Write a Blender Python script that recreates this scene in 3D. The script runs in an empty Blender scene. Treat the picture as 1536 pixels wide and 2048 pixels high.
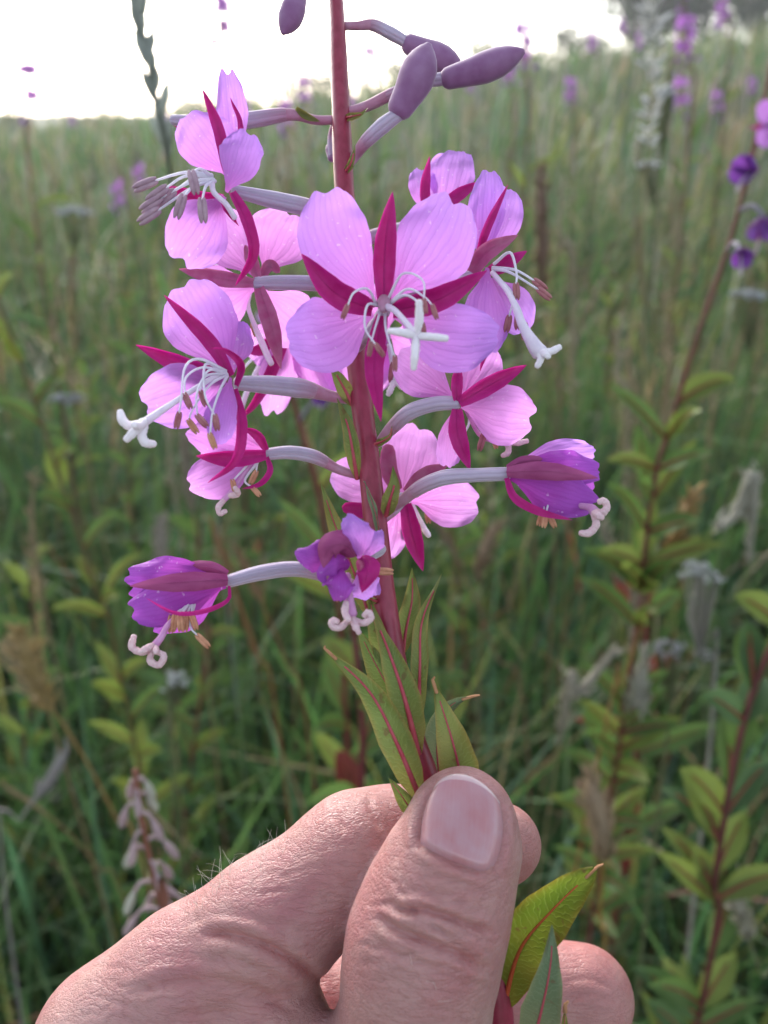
import bpy, math, random
import numpy as np
from mathutils import Vector, Matrix
from mathutils.bvhtree import BVHTree

rng = np.random.default_rng(7)
random.seed(7)
scene = bpy.context.scene
C = scene.collection

# ------------------------------------------------------------------ camera
CAM_Z = 1.20                  # metres above the ground
PITCH = math.radians(25.9)    # looking down
VFOV = math.radians(64.0)
FPX = 1024.0 / math.tan(VFOV / 2)      # focal length in pixels of the 1536x2048 photograph
cam_data = bpy.data.cameras.new('camera')
cam = bpy.data.objects.new('camera', cam_data)
C.objects.link(cam)
cam.location = (0, 0, CAM_Z)
cam.rotation_euler = (math.pi / 2 - PITCH, 0, 0)
cam_data.sensor_fit = 'VERTICAL'
cam_data.sensor_height = 36.0
cam_data.lens = 18.0 / math.tan(VFOV / 2)
cam_data.clip_start = 0.01
cam_data.clip_end = 2000
cam_data.dof.use_dof = True
cam_data.dof.focus_distance = 0.1195
cam_data.dof.aperture_fstop = cam_data.lens / 1.6      # a phone's 1.6 mm pupil
scene.camera = cam

# ------------------------------------------------------------------ sky, sun, exposure
SUN_EL, SUN_AZ = math.radians(25.0), math.radians(-22.0)    # azimuth from +Y towards +X
world = bpy.data.worlds.new('World')
scene.world = world
world.use_nodes = True
wn = world.node_tree
bgn = wn.nodes['Background']
sky = wn.nodes.new('ShaderNodeTexSky')
sky.sky_type = 'NISHITA'
sky.sun_disc = False
sky.sun_elevation = SUN_EL
sky.sun_rotation = SUN_AZ
sky.altitude = 100
sky.air_density = 1.0
sky.dust_density = 2.0
sky.ozone_density = 1.0
thin = wn.nodes.new('ShaderNodeHueSaturation')      # a thin, even veil of evening cloud: the sky keeps little of its blue
thin.inputs['Saturation'].default_value = 0.50
wn.links.new(sky.outputs[0], thin.inputs['Color'])
wn.links.new(thin.outputs[0], bgn.inputs['Color'])
bgn.inputs['Strength'].default_value = 0.15
sun_l = bpy.data.lights.new('sun', 'SUN')
sun_l.energy = 1.4
sun_l.angle = math.radians(25)
sun_l.color = (1.0, 0.96, 0.91)
sun = bpy.data.objects.new('sun', sun_l)
C.objects.link(sun)
sd = Vector((math.sin(SUN_AZ) * math.cos(SUN_EL), math.cos(SUN_AZ) * math.cos(SUN_EL), math.sin(SUN_EL)))
sun.rotation_euler = sd.to_track_quat('Z', 'Y').to_euler()
sun.location = (-3, 6, 5)
scene.view_settings.view_transform = 'Standard'
scene.view_settings.look = 'None'
scene.view_settings.gamma = 1.0
scene.view_settings.use_curve_mapping = False
scene.view_settings.exposure = 1.55
scene.cycles.use_denoising = True
scene.cycles.max_bounces = 8
scene.cycles.transparent_max_bounces = 8

# ------------------------------------------------------------------ helpers
_cp, _sp = math.cos(PITCH), math.sin(PITCH)
CAMP = np.array([0, 0, CAM_Z])
FWD = np.array([0, _cp, -_sp])
UPV = np.array([0, _sp, _cp])
RGT = np.array([1.0, 0, 0])

def cam2world(q):
    """(x right, y up, depth) in metres -> world"""
    q = np.asarray(q, float)
    return CAMP + q[..., 0:1] * RGT + q[..., 1:2] * UPV + q[..., 2:3] * FWD

def P(px, py, d):
    """the point that the photograph shows at (px, py), d metres deep"""
    return cam2world(np.array([(px - 768) / FPX * d, (1024 - py) / FPX * d, d]))

def depth_of(p):
    return (np.asarray(p) - CAMP) @ FWD

def nrmz(v):
    v = np.asarray(v, float)
    n = np.linalg.norm(v, axis=-1, keepdims=True)
    return v / np.maximum(n, 1e-12)

def spline(pts, n):
    """Catmull-Rom through pts (k x m), n samples, roughly by length"""
    pts = np.asarray(pts, float)
    if len(pts) == 2:
        t = np.linspace(0, 1, n)[:, None]
        return pts[0] * (1 - t) + pts[1] * t
    p = np.vstack([2 * pts[0] - pts[1], pts, 2 * pts[-1] - pts[-2]])
    seg = np.linalg.norm(np.diff(pts[:, :3], axis=0), axis=1)
    cum = np.concatenate([[0], np.cumsum(seg)])
    out = []
    for s in np.linspace(0, cum[-1], n):
        i = min(np.searchsorted(cum, s, side='right') - 1, len(seg) - 1)
        t = (s - cum[i]) / max(seg[i], 1e-9)
        a, b, c, d = p[i], p[i + 1], p[i + 2], p[i + 3]
        out.append(0.5 * (2 * b + (c - a) * t + (2 * a - 5 * b + 4 * c - d) * t * t + (3 * b - a - 3 * c + d) * t ** 3))
    return np.array(out)

class Geo:
    def __init__(self):
        self.v, self.f, self.m, self.uv, self.c = [], [], [], [], []
        self.n = 0
    def add(self, v, f, uv=None, mat=0, col=None):
        v = np.asarray(v, float); f = np.asarray(f, int)
        self.v.append(v); self.f.append(f + self.n); self.n += len(v)
        self.uv.append(np.zeros((len(v), 2)) if uv is None else np.asarray(uv, float))
        self.m.append(np.full(len(f), mat))
        if col is not None:
            self.c.append(np.broadcast_to(np.asarray(col, float), (len(v), 3)))
    def grid(self, V, uv=None, mat=0, col=None, closed=False):
        """V: rows x cols x 3"""
        r, c = V.shape[:2]
        i = np.arange(r * c).reshape(r, c)
        if closed:
            j = np.concatenate([i, i[:, :1]], 1)
        else:
            j = i
        q = np.stack([j[:-1, :-1], j[:-1, 1:], j[1:, 1:], j[1:, :-1]], -1).reshape(-1, 4)
        if uv is None:
            vv, uu = np.meshgrid(np.linspace(0, 1, r), np.linspace(0, 1, c), indexing='ij')
            uv = np.stack([uu, vv], -1)
        self.add(V.reshape(-1, 3), q, np.asarray(uv).reshape(-1, 2), mat, col)
    def tube(self, pts, rad, seg=8, mat=0, col=None, cap=True, flat=1.0):
        pts = np.asarray(pts, float); n = len(pts)
        rad = np.broadcast_to(np.asarray(rad, float), (n,)).copy()
        if cap:      # round off both ends
            t0 = nrmz(pts[0] - pts[1]); t1 = nrmz(pts[-1] - pts[-2])
            pts = np.vstack([pts[0] + t0 * rad[0] * .55, pts[0] + t0 * rad[0] * .38, pts, pts[-1] + t1 * rad[-1] * .38, pts[-1] + t1 * rad[-1] * .55])
            rad = np.concatenate([[rad[0] * .08, rad[0] * .72], rad, [rad[-1] * .72, rad[-1] * .08]])
            n = len(pts)
        T = nrmz(np.gradient(pts, axis=0))
        ref = np.array([0.0, 0.3, 1.0]) if abs(T[0][2]) < 0.9 else np.array([0.0, 1.0, 0.2])
        N = nrmz(np.cross(T[0], ref)); Ns = []
        for k in range(n):
            N = nrmz(N - T[k] * (N @ T[k])); Ns.append(N)
        Ns = np.array(Ns); B = np.cross(T, Ns)
        a = np.linspace(0, 2 * np.pi, seg, endpoint=False)
        V = pts[:, None] + rad[:, None, None] * (np.cos(a)[None, :, None] * Ns[:, None] + flat * np.sin(a)[None, :, None] * B[:, None])
        L = np.concatenate([[0], np.cumsum(np.linalg.norm(np.diff(pts, axis=0), axis=1))])
        uv = np.stack([np.broadcast_to(a / (2 * np.pi), (n, seg)), np.broadcast_to((L / max(L[-1], 1e-9))[:, None], (n, seg))], -1)
        self.grid(V, uv, mat, col, closed=True)
    def ribbon(self, pts, hw, face, nu=6, cup=0.0, mat=0, col=None, wav=0.0, seed=0, yend=None, roll=0.0):
        """leaf-like sheet along pts with half widths hw; face = vector the sheet looks along"""
        pts = np.asarray(pts, float); n = len(pts)
        T = nrmz(np.gradient(pts, axis=0))
        face = np.broadcast_to(np.asarray(face, float), pts.shape)
        S = nrmz(np.cross(T, face)); N = np.cross(S, T)
        if np.any(roll):
            rl = np.broadcast_to(np.asarray(roll, float), (n,))[:, None]
            S, N = S * np.cos(rl) + N * np.sin(rl), N * np.cos(rl) - S * np.sin(rl)
        s = np.linspace(-1, 1, nu)
        hw = np.asarray(hw, float)[:, None, None]
        V = pts[:, None] + S[:, None] * hw * s[None, :, None] + N[:, None] * hw * (cup * s ** 2)[None, :, None]
        if wav:
            r = np.random.default_rng(seed)
            ph = r.uniform(0, 6.28, 6); t = np.linspace(0, 1, n)
            w = (np.sin(9 * t + ph[0])[:, None] * np.sin(2.2 * s + ph[1])[None] * .6 + np.sin(17 * t + ph[2])[:, None] * np.sin(4.1 * s + ph[3])[None] * .4)
            w *= (0.25 + s ** 2)[None] * np.clip(t * 2, 0, 1)[:, None]
            V = V + N[:, None] * (wav * w)[..., None]
        self.grid(V, None, mat, col)
    def mesh(self, name, mats, origin=(0, 0, 0), smooth=True):
        v = np.concatenate(self.v) - np.asarray(origin)
        f = np.concatenate(self.f)
        me = bpy.data.meshes.new(name)
        me.vertices.add(len(v)); me.vertices.foreach_set('co', v.astype(np.float32).ravel())
        me.loops.add(f.size); me.loops.foreach_set('vertex_index', f.astype(np.int32).ravel())
        me.polygons.add(len(f))
        me.polygons.foreach_set('loop_start', (np.arange(len(f)) * f.shape[1]).astype(np.int32))
        me.polygons.foreach_set('loop_total', np.full(len(f), f.shape[1], np.int32))
        uv = np.concatenate(self.uv)
        ul = me.uv_layers.new(name='UVMap')
        ul.data.foreach_set('uv', uv[f.ravel()].astype(np.float32).ravel())
        for m in mats: me.materials.append(m)
        me.polygons.foreach_set('material_index', np.concatenate(self.m).astype(np.int32))
        if self.c:
            c = np.concatenate(self.c)
            ca = me.color_attributes.new('tint', 'FLOAT_COLOR', 'POINT')
            ca.data.foreach_set('color', np.concatenate([c, np.ones((len(c), 1))], 1).astype(np.float32).ravel())
        me.update(calc_edges=True)
        me.validate()
        if smooth: me.polygons.foreach_set('use_smooth', np.ones(len(me.polygons), bool))
        return me

ORG = {}
def worldloc(o):
    return ORG.get(o.name, np.zeros(3))

def empty(name, loc, parent=None):
    o = bpy.data.objects.new(name, None)
    o.empty_display_size = 0.01
    C.objects.link(o)
    loc = np.asarray(loc, float)
    if parent is not None:
        o.parent = parent; o.location = loc - worldloc(parent)
    else:
        o.location = loc
    ORG[o.name] = loc
    return o

def obj(name, geo, mats, parent=None, smooth=True, origin=None):
    """one mesh object; its mesh was written in world coordinates"""
    if not isinstance(mats, (list, tuple)): mats = [mats]
    org = np.asarray(origin, float) if origin is not None else np.concatenate(geo.v)[0].copy()
    o = bpy.data.objects.new(name, geo.mesh(name, mats, org, smooth))
    C.objects.link(o)
    if parent is not None:
        o.parent = parent; o.location = org - worldloc(parent)
    else:
        o.location = org
    ORG[o.name] = org
    return o

def tag(o, label=None, category=None, group=None, kind=None):
    if label: o['label'] = label
    if category: o['category'] = category
    if group: o['group'] = group
    if kind: o['kind'] = kind
    return o

def copy_tree(o, parent=None):
    c = o.copy(); C.objects.link(c); c.parent = parent
    for ch in list(o.children): copy_tree(ch, c)
    return c

# ------------------------------------------------------------------ materials
def mat(name):
    m = bpy.data.materials.new(name); m.use_nodes = True
    nt = m.node_tree; nt.nodes.clear()
    out = nt.nodes.new('ShaderNodeOutputMaterial')
    return m, nt, out

class N:
    """small node-graph writer"""
    def __init__(self, nt): self.nt = nt
    def new(self, t, **kw):
        n = self.nt.nodes.new(t)
        for k, v in kw.items(): setattr(n, k, v)
        return n
    def put(self, sock, v):
        if hasattr(v, 'is_output') or isinstance(v, bpy.types.NodeSocket): self.nt.links.new(v, sock)
        elif v is not None:
            if isinstance(v, (tuple, list)) and len(v) == 3 and sock.type == 'RGBA': v = (*v, 1)
            sock.default_value = v
    def math(self, op, a, b=None, c=None):
        n = self.new('ShaderNodeMath', operation=op)
        for i, v in enumerate((a, b, c)):
            if v is not None: self.put(n.inputs[i], v)
        return n.outputs[0]
    def mix(self, f, a, b, blend='MIX'):
        n = self.new('ShaderNodeMix', data_type='RGBA', blend_type=blend)
        self.put(n.inputs[0], f); self.put(n.inputs[6], a); self.put(n.inputs[7], b)
        return n.outputs[2]
    def noise(self, vec, scale, detail=2, rough=.5):
        n = self.new('ShaderNodeTexNoise')
        if vec is not None: self.put(n.inputs['Vector'], vec)
        n.inputs['Scale'].default_value = scale; n.inputs['Detail'].default_value = detail; n.inputs['Roughness'].default_value = rough
        return n.outputs[0]
    def ramp(self, f, stops):
        n = self.new('ShaderNodeValToRGB'); self.put(n.inputs[0], f)
        e = n.color_ramp.elements
        while len(e) < len(stops): e.new(0.5)
        for k, (p, c) in enumerate(stops):
            e[k].position = p; e[k].color = (*c, 1) if len(c) == 3 else c
        return n.outputs[0]
    def scale(self, vec, s):
        n = self.new('ShaderNodeMapping'); self.put(n.inputs['Vector'], vec); n.inputs['Scale'].default_value = s
        return n.outputs[0]
    def uv(self): return self.new('ShaderNodeUVMap', uv_map='UVMap').outputs[0]
    def pos(self): return self.new('ShaderNodeNewGeometry').outputs['Position']
    def ocoord(self): return self.new('ShaderNodeTexCoord').outputs['Object']
    def sep(self, v):
        n = self.new('ShaderNodeSeparateXYZ'); self.put(n.inputs[0], v); return n.outputs
    def bump(self, h, strength, dist):
        n = self.new('ShaderNodeBump'); self.put(n.inputs['Height'], h)
        n.inputs['Strength'].default_value = strength; n.inputs['Distance'].default_value = dist
        return n.outputs[0]
    def bsdf(self, col, rough=.6, normal=None, **kw):
        n = self.new('ShaderNodeBsdfPrincipled')
        self.put(n.inputs['Base Color'], col); self.put(n.inputs['Roughness'], rough)
        if normal is not None: self.put(n.inputs['Normal'], normal)
        for k, v in kw.items(): self.put(n.inputs[k.replace('_', ' ')], v)
        return n.outputs[0]
    def leafy(self, out, col, tcol, fac, rough=.5, normal=None, spec=.3):
        """thin living tissue: reflects some light and lets some through"""
        a = self.bsdf(col, rough, normal, Specular_IOR_Level=spec)
        t = self.new('ShaderNodeBsdfTranslucent'); self.put(t.inputs[0], tcol)
        if normal is not None: self.put(t.inputs['Normal'], normal)
        m = self.new('ShaderNodeMixShader'); self.put(m.inputs[0], fac)
        self.put(m.inputs[1], a); self.put(m.inputs[2], t.outputs[0])
        self.put(out.inputs[0], m.outputs[0])

def m_petal(name, c_in, c_out, vein, trans=.5):
    m, nt, out = mat(name); g = N(nt)
    x, y, _ = g.sep(g.uv())
    u = g.math('ABSOLUTE', g.math('SUBTRACT', x, .5))
    # veins fan out from the claw: lines of equal u, wobbling, fading to the edge
    nz = g.noise(g.scale(g.uv(), (3, 5, 1)), 1.5, 3)
    ph = g.math('ADD', g.math('MULTIPLY', x, 11.0), g.math('MULTIPLY', nz, .9))
    w = g.math('POWER', g.math('ABSOLUTE', g.math('SINE', g.math('MULTIPLY', ph, 3.14159))), 7.0)
    fine = g.noise(g.scale(g.uv(), (60, 6, 1)), 1.0, 2)
    v = g.math('MULTIPLY', g.math('ADD', g.math('MULTIPLY', w, .40), g.math('MULTIPLY', fine, .35)), g.math('SUBTRACT', 1.0, g.math('MULTIPLY', y, .5)))
    base = g.mix(g.math('POWER', y, .8), c_in, c_out)
    mott = g.noise(g.pos(), 190, 4)
    base = g.mix(g.math('MULTIPLY', g.ramp(mott, [(.35, (0, 0, 0)), (.7, (1, 1, 1))]), .30), base, tuple(min(1, k * 1.25 + .03) for k in c_out))
    col = g.mix(g.math('MULTIPLY', v, .55), base, vein)
    dots = g.noise(g.pos(), 1500, 1)
    col = g.mix(g.math('MULTIPLY', g.ramp(dots, [(.70, (0, 0, 0)), (.76, (1, 1, 1))]), .35), col, (.86, .74, .92))
    b = g.bump(g.math('ADD', w, g.math('MULTIPLY', fine, .6)), .22, .00012)
    g.leafy(out, col, col, trans, .55, b, .25)
    return m

def m_plain(name, c1, c2, sc=300, rough=.5, trans=0, bump=.2, bdist=.0003, stretch=(1, 1, 1), sheen=0, sss=None, det=3):
    m, nt, out = mat(name); g = N(nt)
    n = g.noise(g.scale(g.pos(), stretch), sc, det)
    col = g.mix(g.ramp(n, [(.3, (0, 0, 0)), (.7, (1, 1, 1))]), c1, c2)
    b = g.bump(n, bump, bdist) if bump else None
    if trans: g.leafy(out, col, col, trans, rough, b)
    else:
        kw = {}
        if sheen: kw = dict(Sheen_Weight=sheen, Sheen_Roughness=.4)
        if sss: kw.update(Subsurface_Weight=1.0, Subsurface_Radius=sss, Subsurface_Scale=1.0)
        g.put(out.inputs[0], g.bsdf(col, rough, b, **kw))
    return m

def m_leaf(name, c1, c2, c_edge, vein, trans=.35, nveins=26, spec=.3, vstr=.22):
    m, nt, out = mat(name); g = N(nt)
    uvv = g.uv(); x, y, _ = g.sep(uvv)
    u = g.math('ABSOLUTE', g.math('SUBTRACT', x, .5))          # 0 at the midrib, .5 at the edge
    nz = g.noise(g.scale(uvv, (4, 14, 1)), 1.0, 2)
    ph = g.math('ADD', g.math('SUBTRACT', g.math('MULTIPLY', y, nveins), g.math('MULTIPLY', u, 5.0)), g.math('MULTIPLY', nz, 3.0))
    w = g.math('POWER', g.math('ABSOLUTE', g.math('SINE', g.math('MULTIPLY', ph, 3.14159))), 14.0)
    blot = g.noise(g.pos(), 170, 4)
    col = g.mix(g.ramp(blot, [(.35, (0, 0, 0)), (.68, (1, 1, 1))]), c1, c2)
    e = g.math('MULTIPLY', g.math('POWER', g.math('MULTIPLY', u, 2.0), 5.0), .7)
    low = g.math('MULTIPLY', g.math('POWER', g.math('SUBTRACT', 1.0, y), 3.0), g.math('MULTIPLY', blot, 1.1))
    col = g.mix(g.math('MAXIMUM', e, low), col, c_edge)
    col = g.mix(g.math('MULTIPLY', w, vstr), col, vein)
    sp = g.noise(g.pos(), 520, 2)
    col = g.mix(g.math('MULTIPLY', g.ramp(sp, [(.66, (0, 0, 0)), (.72, (1, 1, 1))]), .6), col, (.13, .06, .03))
    big = g.noise(g.pos(), 75, 3)
    col = g.mix(g.math('MULTIPLY', g.ramp(big, [(.45, (0, 0, 0)), (.75, (1, 1, 1))]), .45), col, c_edge)
    b = g.bump(g.math('SUBTRACT', g.math('MULTIPLY', blot, .5), w), .35, .0002)
    g.leafy(out, col, col, trans, .45, b, spec)
    return m

def m_tint(name, trans=.35, rough=.6, spec=.2, gain=1.0):
    """colour of each blade or leaf from its own tint"""
    m, nt, out = mat(name); g = N(nt)
    a = g.new('ShaderNodeAttribute', attribute_name='tint')
    n = g.noise(g.pos(), 60, 2)
    col = g.mix(g.math('MULTIPLY', n, .45), a.outputs['Color'], (.03, .04, .02))
    g.leafy(out, col, col, trans, rough, None, spec)
    return m

M = {}
M['petal'] = m_petal('petal_pink', (.70, .21, .64), (.57, .30, .86), (.43, .13, .60), .58)
M['petal_back'] = m_petal('petal_rose', (.66, .19, .58), (.70, .34, .80), (.50, .13, .50), .60)
M['petal_wilt'] = m_petal('petal_wilted', (.42, .03, .34), (.42, .10, .56), (.26, .02, .32), .38)
M['sepal'] = m_plain('sepal_magenta', (.50, .010, .21), (.56, .03, .27), 500, .5, .42, .25)
M['sepal_out'] = m_plain('sepal_rose', (.46, .09, .23), (.50, .17, .30), 600, .55, .30, .25)
def m_pod(name, c1, c2, cend):
    m, nt, out = mat(name); g = N(nt); uvv = g.uv(); x, y, _ = g.sep(uvv)
    st = g.math('POWER', g.math('ABSOLUTE', g.math('SINE', g.math('MULTIPLY', g.math('ADD', g.math('MULTIPLY', x, 8.0), g.math('MULTIPLY', g.noise(g.scale(uvv, (2, 6, 1)), 1.0, 2), .35)), 3.14159))), 5.0)
    n = g.noise(g.pos(), 900, 3)
    col = g.mix(n, c1, c2)
    col = g.mix(g.math('MULTIPLY', st, .35), col, tuple(k * .72 for k in c1))
    col = g.mix(g.ramp(y, [(.62, (0, 0, 0)), (1.0, (1, 1, 1))]), col, cend)
    b = g.bump(g.math('SUBTRACT', g.math('MULTIPLY', n, .4), st), .5, .0002)
    g.put(out.inputs[0], g.bsdf(col, .7, b, Sheen_Weight=.45, Sheen_Roughness=.4, Subsurface_Weight=.4, Subsurface_Radius=(.001, .0006, .0006), Subsurface_Scale=1.0))
    return m
M['ovary'] = m_pod('pod_mauve_grey', (.40, .33, .45), (.47, .40, .51), (.38, .18, .27))
M['sepal_wilt'] = m_plain('sepal_wilted', (.28, .04, .15), (.38, .08, .22), 700, .6, .2, .4, .0004, stretch=(.3, 1, 1))
M['pedicel'] = m_plain('pedicel_rose', (.36, .14, .22), (.42, .22, .32), 600, .6, 0, .2, sheen=.3)
M['stem'] = m_plain('stem_crimson', (.20, .012, .035), (.28, .030, .065), 900, .36, 0, .3, .0002, stretch=(1, 1, .10), sheen=.06)
M['bud'] = m_plain('bud_purple', (.20, .075, .19), (.26, .13, .26), 420, .7, 0, .25, sheen=.5)
M['anther'] = m_plain('anther_mauve', (.30, .18, .24), (.40, .27, .33), 900, .8, 0, .4)
M['anther_old'] = m_plain('anther_rust', (.40, .17, .10), (.55, .28, .17), 1200, .8, 0, .5)
M['anther_red'] = m_plain('anther_plum', (.28, .08, .10), (.38, .16, .17), 1200, .8, 0, .5)
M['filament'] = m_plain('filament_white', (.80, .77, .86), (.88, .86, .93), 900, .5, .35, .0)
M['style'] = m_plain('style_pale', (.78, .70, .82), (.86, .80, .88), 900, .5, .3, .0)
M['style_pink'] = m_plain('style_pink', (.66, .30, .58), (.72, .40, .66), 900, .5, .3, .0)
M['stigma'] = m_plain('stigma_cream', (.88, .82, .88), (.92, .88, .92), 2500, .9, .2, .6, .0003)
M['stigma_pink'] = m_plain('stigma_rose', (.76, .50, .56), (.84, .66, .68), 2500, .9, .2, .9, .0004)
M['leaf'] = m_leaf('leaf_green', (.12, .175, .040), (.155, .225, .06), (.30, .20, .06), (.30, .36, .14))
M['leaf_bright'] = m_leaf('leaf_yellow_green', (.115, .185, .016), (.145, .225, .022), (.26, .16, .03), (.36, .46, .10), .5)
M['leaf_grey'] = m_leaf('leaf_grey_green', (.095, .15, .080), (.125, .18, .10), (.26, .26, .13), (.26, .32, .22), .2)
M['midrib'] = m_plain('midrib_red', (.42, .05, .08), (.50, .10, .13), 500, .5, .15, .0)
M['midrib_orange'] = m_plain('midrib_orange', (.50, .08, .03), (.55, .14, .05), 500, .5, .15, .0)
M['dry'] = m_plain('dry_leaf_tip', (.42, .20, .10), (.55, .30, .16), 900, .8, .2, .3)
# ================================================================== the meadow
def smooth(a, b, x):
    t = np.clip((np.asarray(x, float) - a) / (b - a), 0, 1); return t * t * (3 - 2 * t)
def H(x, y):
    """the meadow climbs to a low ridge, higher on one side"""
    x = np.asarray(x, float); y = np.asarray(y, float)
    f = np.interp(x, [-30, -14, -8, -4.4, .5, 4.3, 9, 20, 60], [-.4, -.05, .3, .75, 1.4, 1.95, 2.6, 3.8, 5.5])
    s = smooth(3, 26, y) * (1 - .35 * smooth(30, 90, y))
    return f * s + .05 * np.sin(x * 1.7) * np.sin(y * 1.3) * smooth(1, 4, y)
xs = np.concatenate([-np.geomspace(900, 12, 14), np.linspace(-11, 11, 56), np.geomspace(12, 900, 14)])
ys = np.concatenate([[-300, -60, -15, -5, -2], np.linspace(-1, 32, 84), np.geomspace(34, 1200, 18)])
XX, YY = np.meshgrid(xs, ys, indexing='ij')
V = np.stack([XX, YY, H(XX, YY)], -1)
def m_ground():
    m, nt, out = mat('meadow_soil'); g = N(nt); p = g.pos()
    n = g.noise(p, 6, 5); n2 = g.noise(p, 45, 4)
    c = g.mix(g.ramp(n, [(.35, (0, 0, 0)), (.65, (1, 1, 1))]), (.045, .055, .022), (.085, .10, .04))
    c = g.mix(g.math('MULTIPLY', n2, .6), c, (.05, .035, .022))
    g.put(out.inputs[0], g.bsdf(c, .95, g.bump(n2, .6, .03)))
    return m
g = Geo(); g.grid(np.ascontiguousarray(V[:, ::-1]))
tag(obj('ground', g, m_ground(), origin=(0, 0, 0)), 'meadow ground under the grass rising to a ridge', None, kind='structure')

PAL = {'green': (.055, .125, .036), 'mid': (.095, .200, .055), 'blue': (.060, .130, .072), 'yellow': (.19, .215, .055), 'straw': (.33, .25, .14), 'brown': (.15, .085, .045), 'red': (.20, .05, .035), 'pale': (.44, .40, .33), 'grey': (.22, .22, .19)}
def pick(r, n, mix):
    k = list(mix); p = np.array([mix[a] for a in k], float); p /= p.sum()
    base = np.array([PAL[a] for a in k])[r.choice(len(k), n, p=p)]
    return base * r.uniform(.7, 1.35, (n, 1)) * r.uniform(.9, 1.1, (n, 3))
M['grass'] = m_tint('grass_blades', .40, .5, .3)
M['tint'] = m_tint('plant_tissue', .30, .55, .3)
M['tintleaf'] = m_tint('leaf_tissue', .45, .45, .35)

def grass_field(name, label, n, y0, y1, hmin, hmax, w0, w1, mix, seed, side=1.6, margin=.7, lean=.35, near=.30, lev=5):
    r = np.random.default_rng(seed)
    y = np.sqrt(r.uniform(y0 ** 2, y1 ** 2, n)); x = r.uniform(-1, 1, n) * (side * y + margin)
    cl = np.sin(x * 3.1 + seed) * np.sin(y * 2.3) + .6 * np.sin(x * 9 + 1) * np.sin(y * 8)     # tussocks
    keep = r.uniform(0, 1, n) < np.clip(.62 + .35 * cl, .1, 1)
    x, y = x[keep], y[keep]; n = len(x)
    h = r.uniform(hmin, hmax, n) * r.uniform(.65, 1.0, n); w = r.uniform(w0, w1, n)
    a = r.uniform(0, 2 * np.pi, n); ln = np.abs(r.normal(0, lean, n)) * h
    wind = np.array([.05, -.02])
    t = np.linspace(0, 1, lev)
    cxx = x[:, None] + (np.cos(a) * ln + wind[0] * h)[:, None] * t[None] ** 2.2
    cyy = y[:, None] + (np.sin(a) * ln + wind[1] * h)[:, None] * t[None] ** 2.2
    droop = np.clip(ln / h, 0, .9)
    czz = H(x, y)[:, None] + h[:, None] * (t[None] - .35 * droop[:, None] * t[None] ** 3)
    fa = r.uniform(0, 2 * np.pi, n)
    wv_ = w[:, None] * np.interp(t, [0, .3, .75, 1], [.7, 1, .7, .06])[None] / 2
    sx, sy = np.cos(fa)[:, None] * wv_, np.sin(fa)[:, None] * wv_
    Lp = np.stack([cxx - sx, cyy - sy, czz], -1); Rp = np.stack([cxx + sx, cyy + sy, czz], -1)
    V = np.stack([Lp, Rp], 2)                                # n, lev, 2, 3
    dep = (V - CAMP) @ FWD
    ok = dep.min((1, 2)) > near
    V = V[ok]; n = len(V); col = pick(r, n, mix)
    col = np.repeat(col[:, None], lev * 2, 1).reshape(-1, 3)
    i = np.arange(n * lev * 2).reshape(n, lev, 2)
    q = np.stack([i[:, :-1, 0], i[:, :-1, 1], i[:, 1:, 1], i[:, 1:, 0]], -1).reshape(-1, 4)
    g = Geo(); g.add(V.reshape(-1, 3), q, None, 0, col)
    o = obj(name, g, M['grass'], origin=(0, (y0 + y1) / 2, 0))
    return tag(o, label, None, None, 'stuff')
grass_field('meadow_grass', 'dense green meadow grass close behind the flower', 42000, .30, 2.4, .30, .84, .003, .010, {'green': 5, 'mid': 6, 'blue': 3, 'yellow': 2.0, 'straw': .8, 'brown': .6, 'red': .12}, 21, lean=.55)
grass_field('undergrowth', 'short tangled undergrowth at the foot of the grass', 36000, .25, 2.4, .10, .38, .006, .018, {'green': 6, 'mid': 4, 'blue': 3, 'yellow': .8, 'brown': 1.0}, 22, lean=.9)
grass_field('tall_grass', 'tall green and straw grass of the middle meadow', 37000, 2.0, 8.5, .45, 1.02, .006, .018, {'green': 4, 'mid': 5, 'blue': 2, 'yellow': 3.6, 'straw': 2.2, 'brown': .8, 'pale': .6, 'grey': .7}, 23, lean=.5, lev=4)
grass_field('hillside_grass', 'pale dry grass covering the far slope, lightened to imitate glare', 54000, 8, 32, .55, 1.15, .02, .06, {'green': 2.5, 'mid': 5, 'blue': 2, 'yellow': 3.2, 'straw': 2.4, 'pale': 1.2, 'grey': 1.2}, 24, lean=.38, lev=4, margin=4)  # dry blades, with extra pale ones standing in for milky glare

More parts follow.
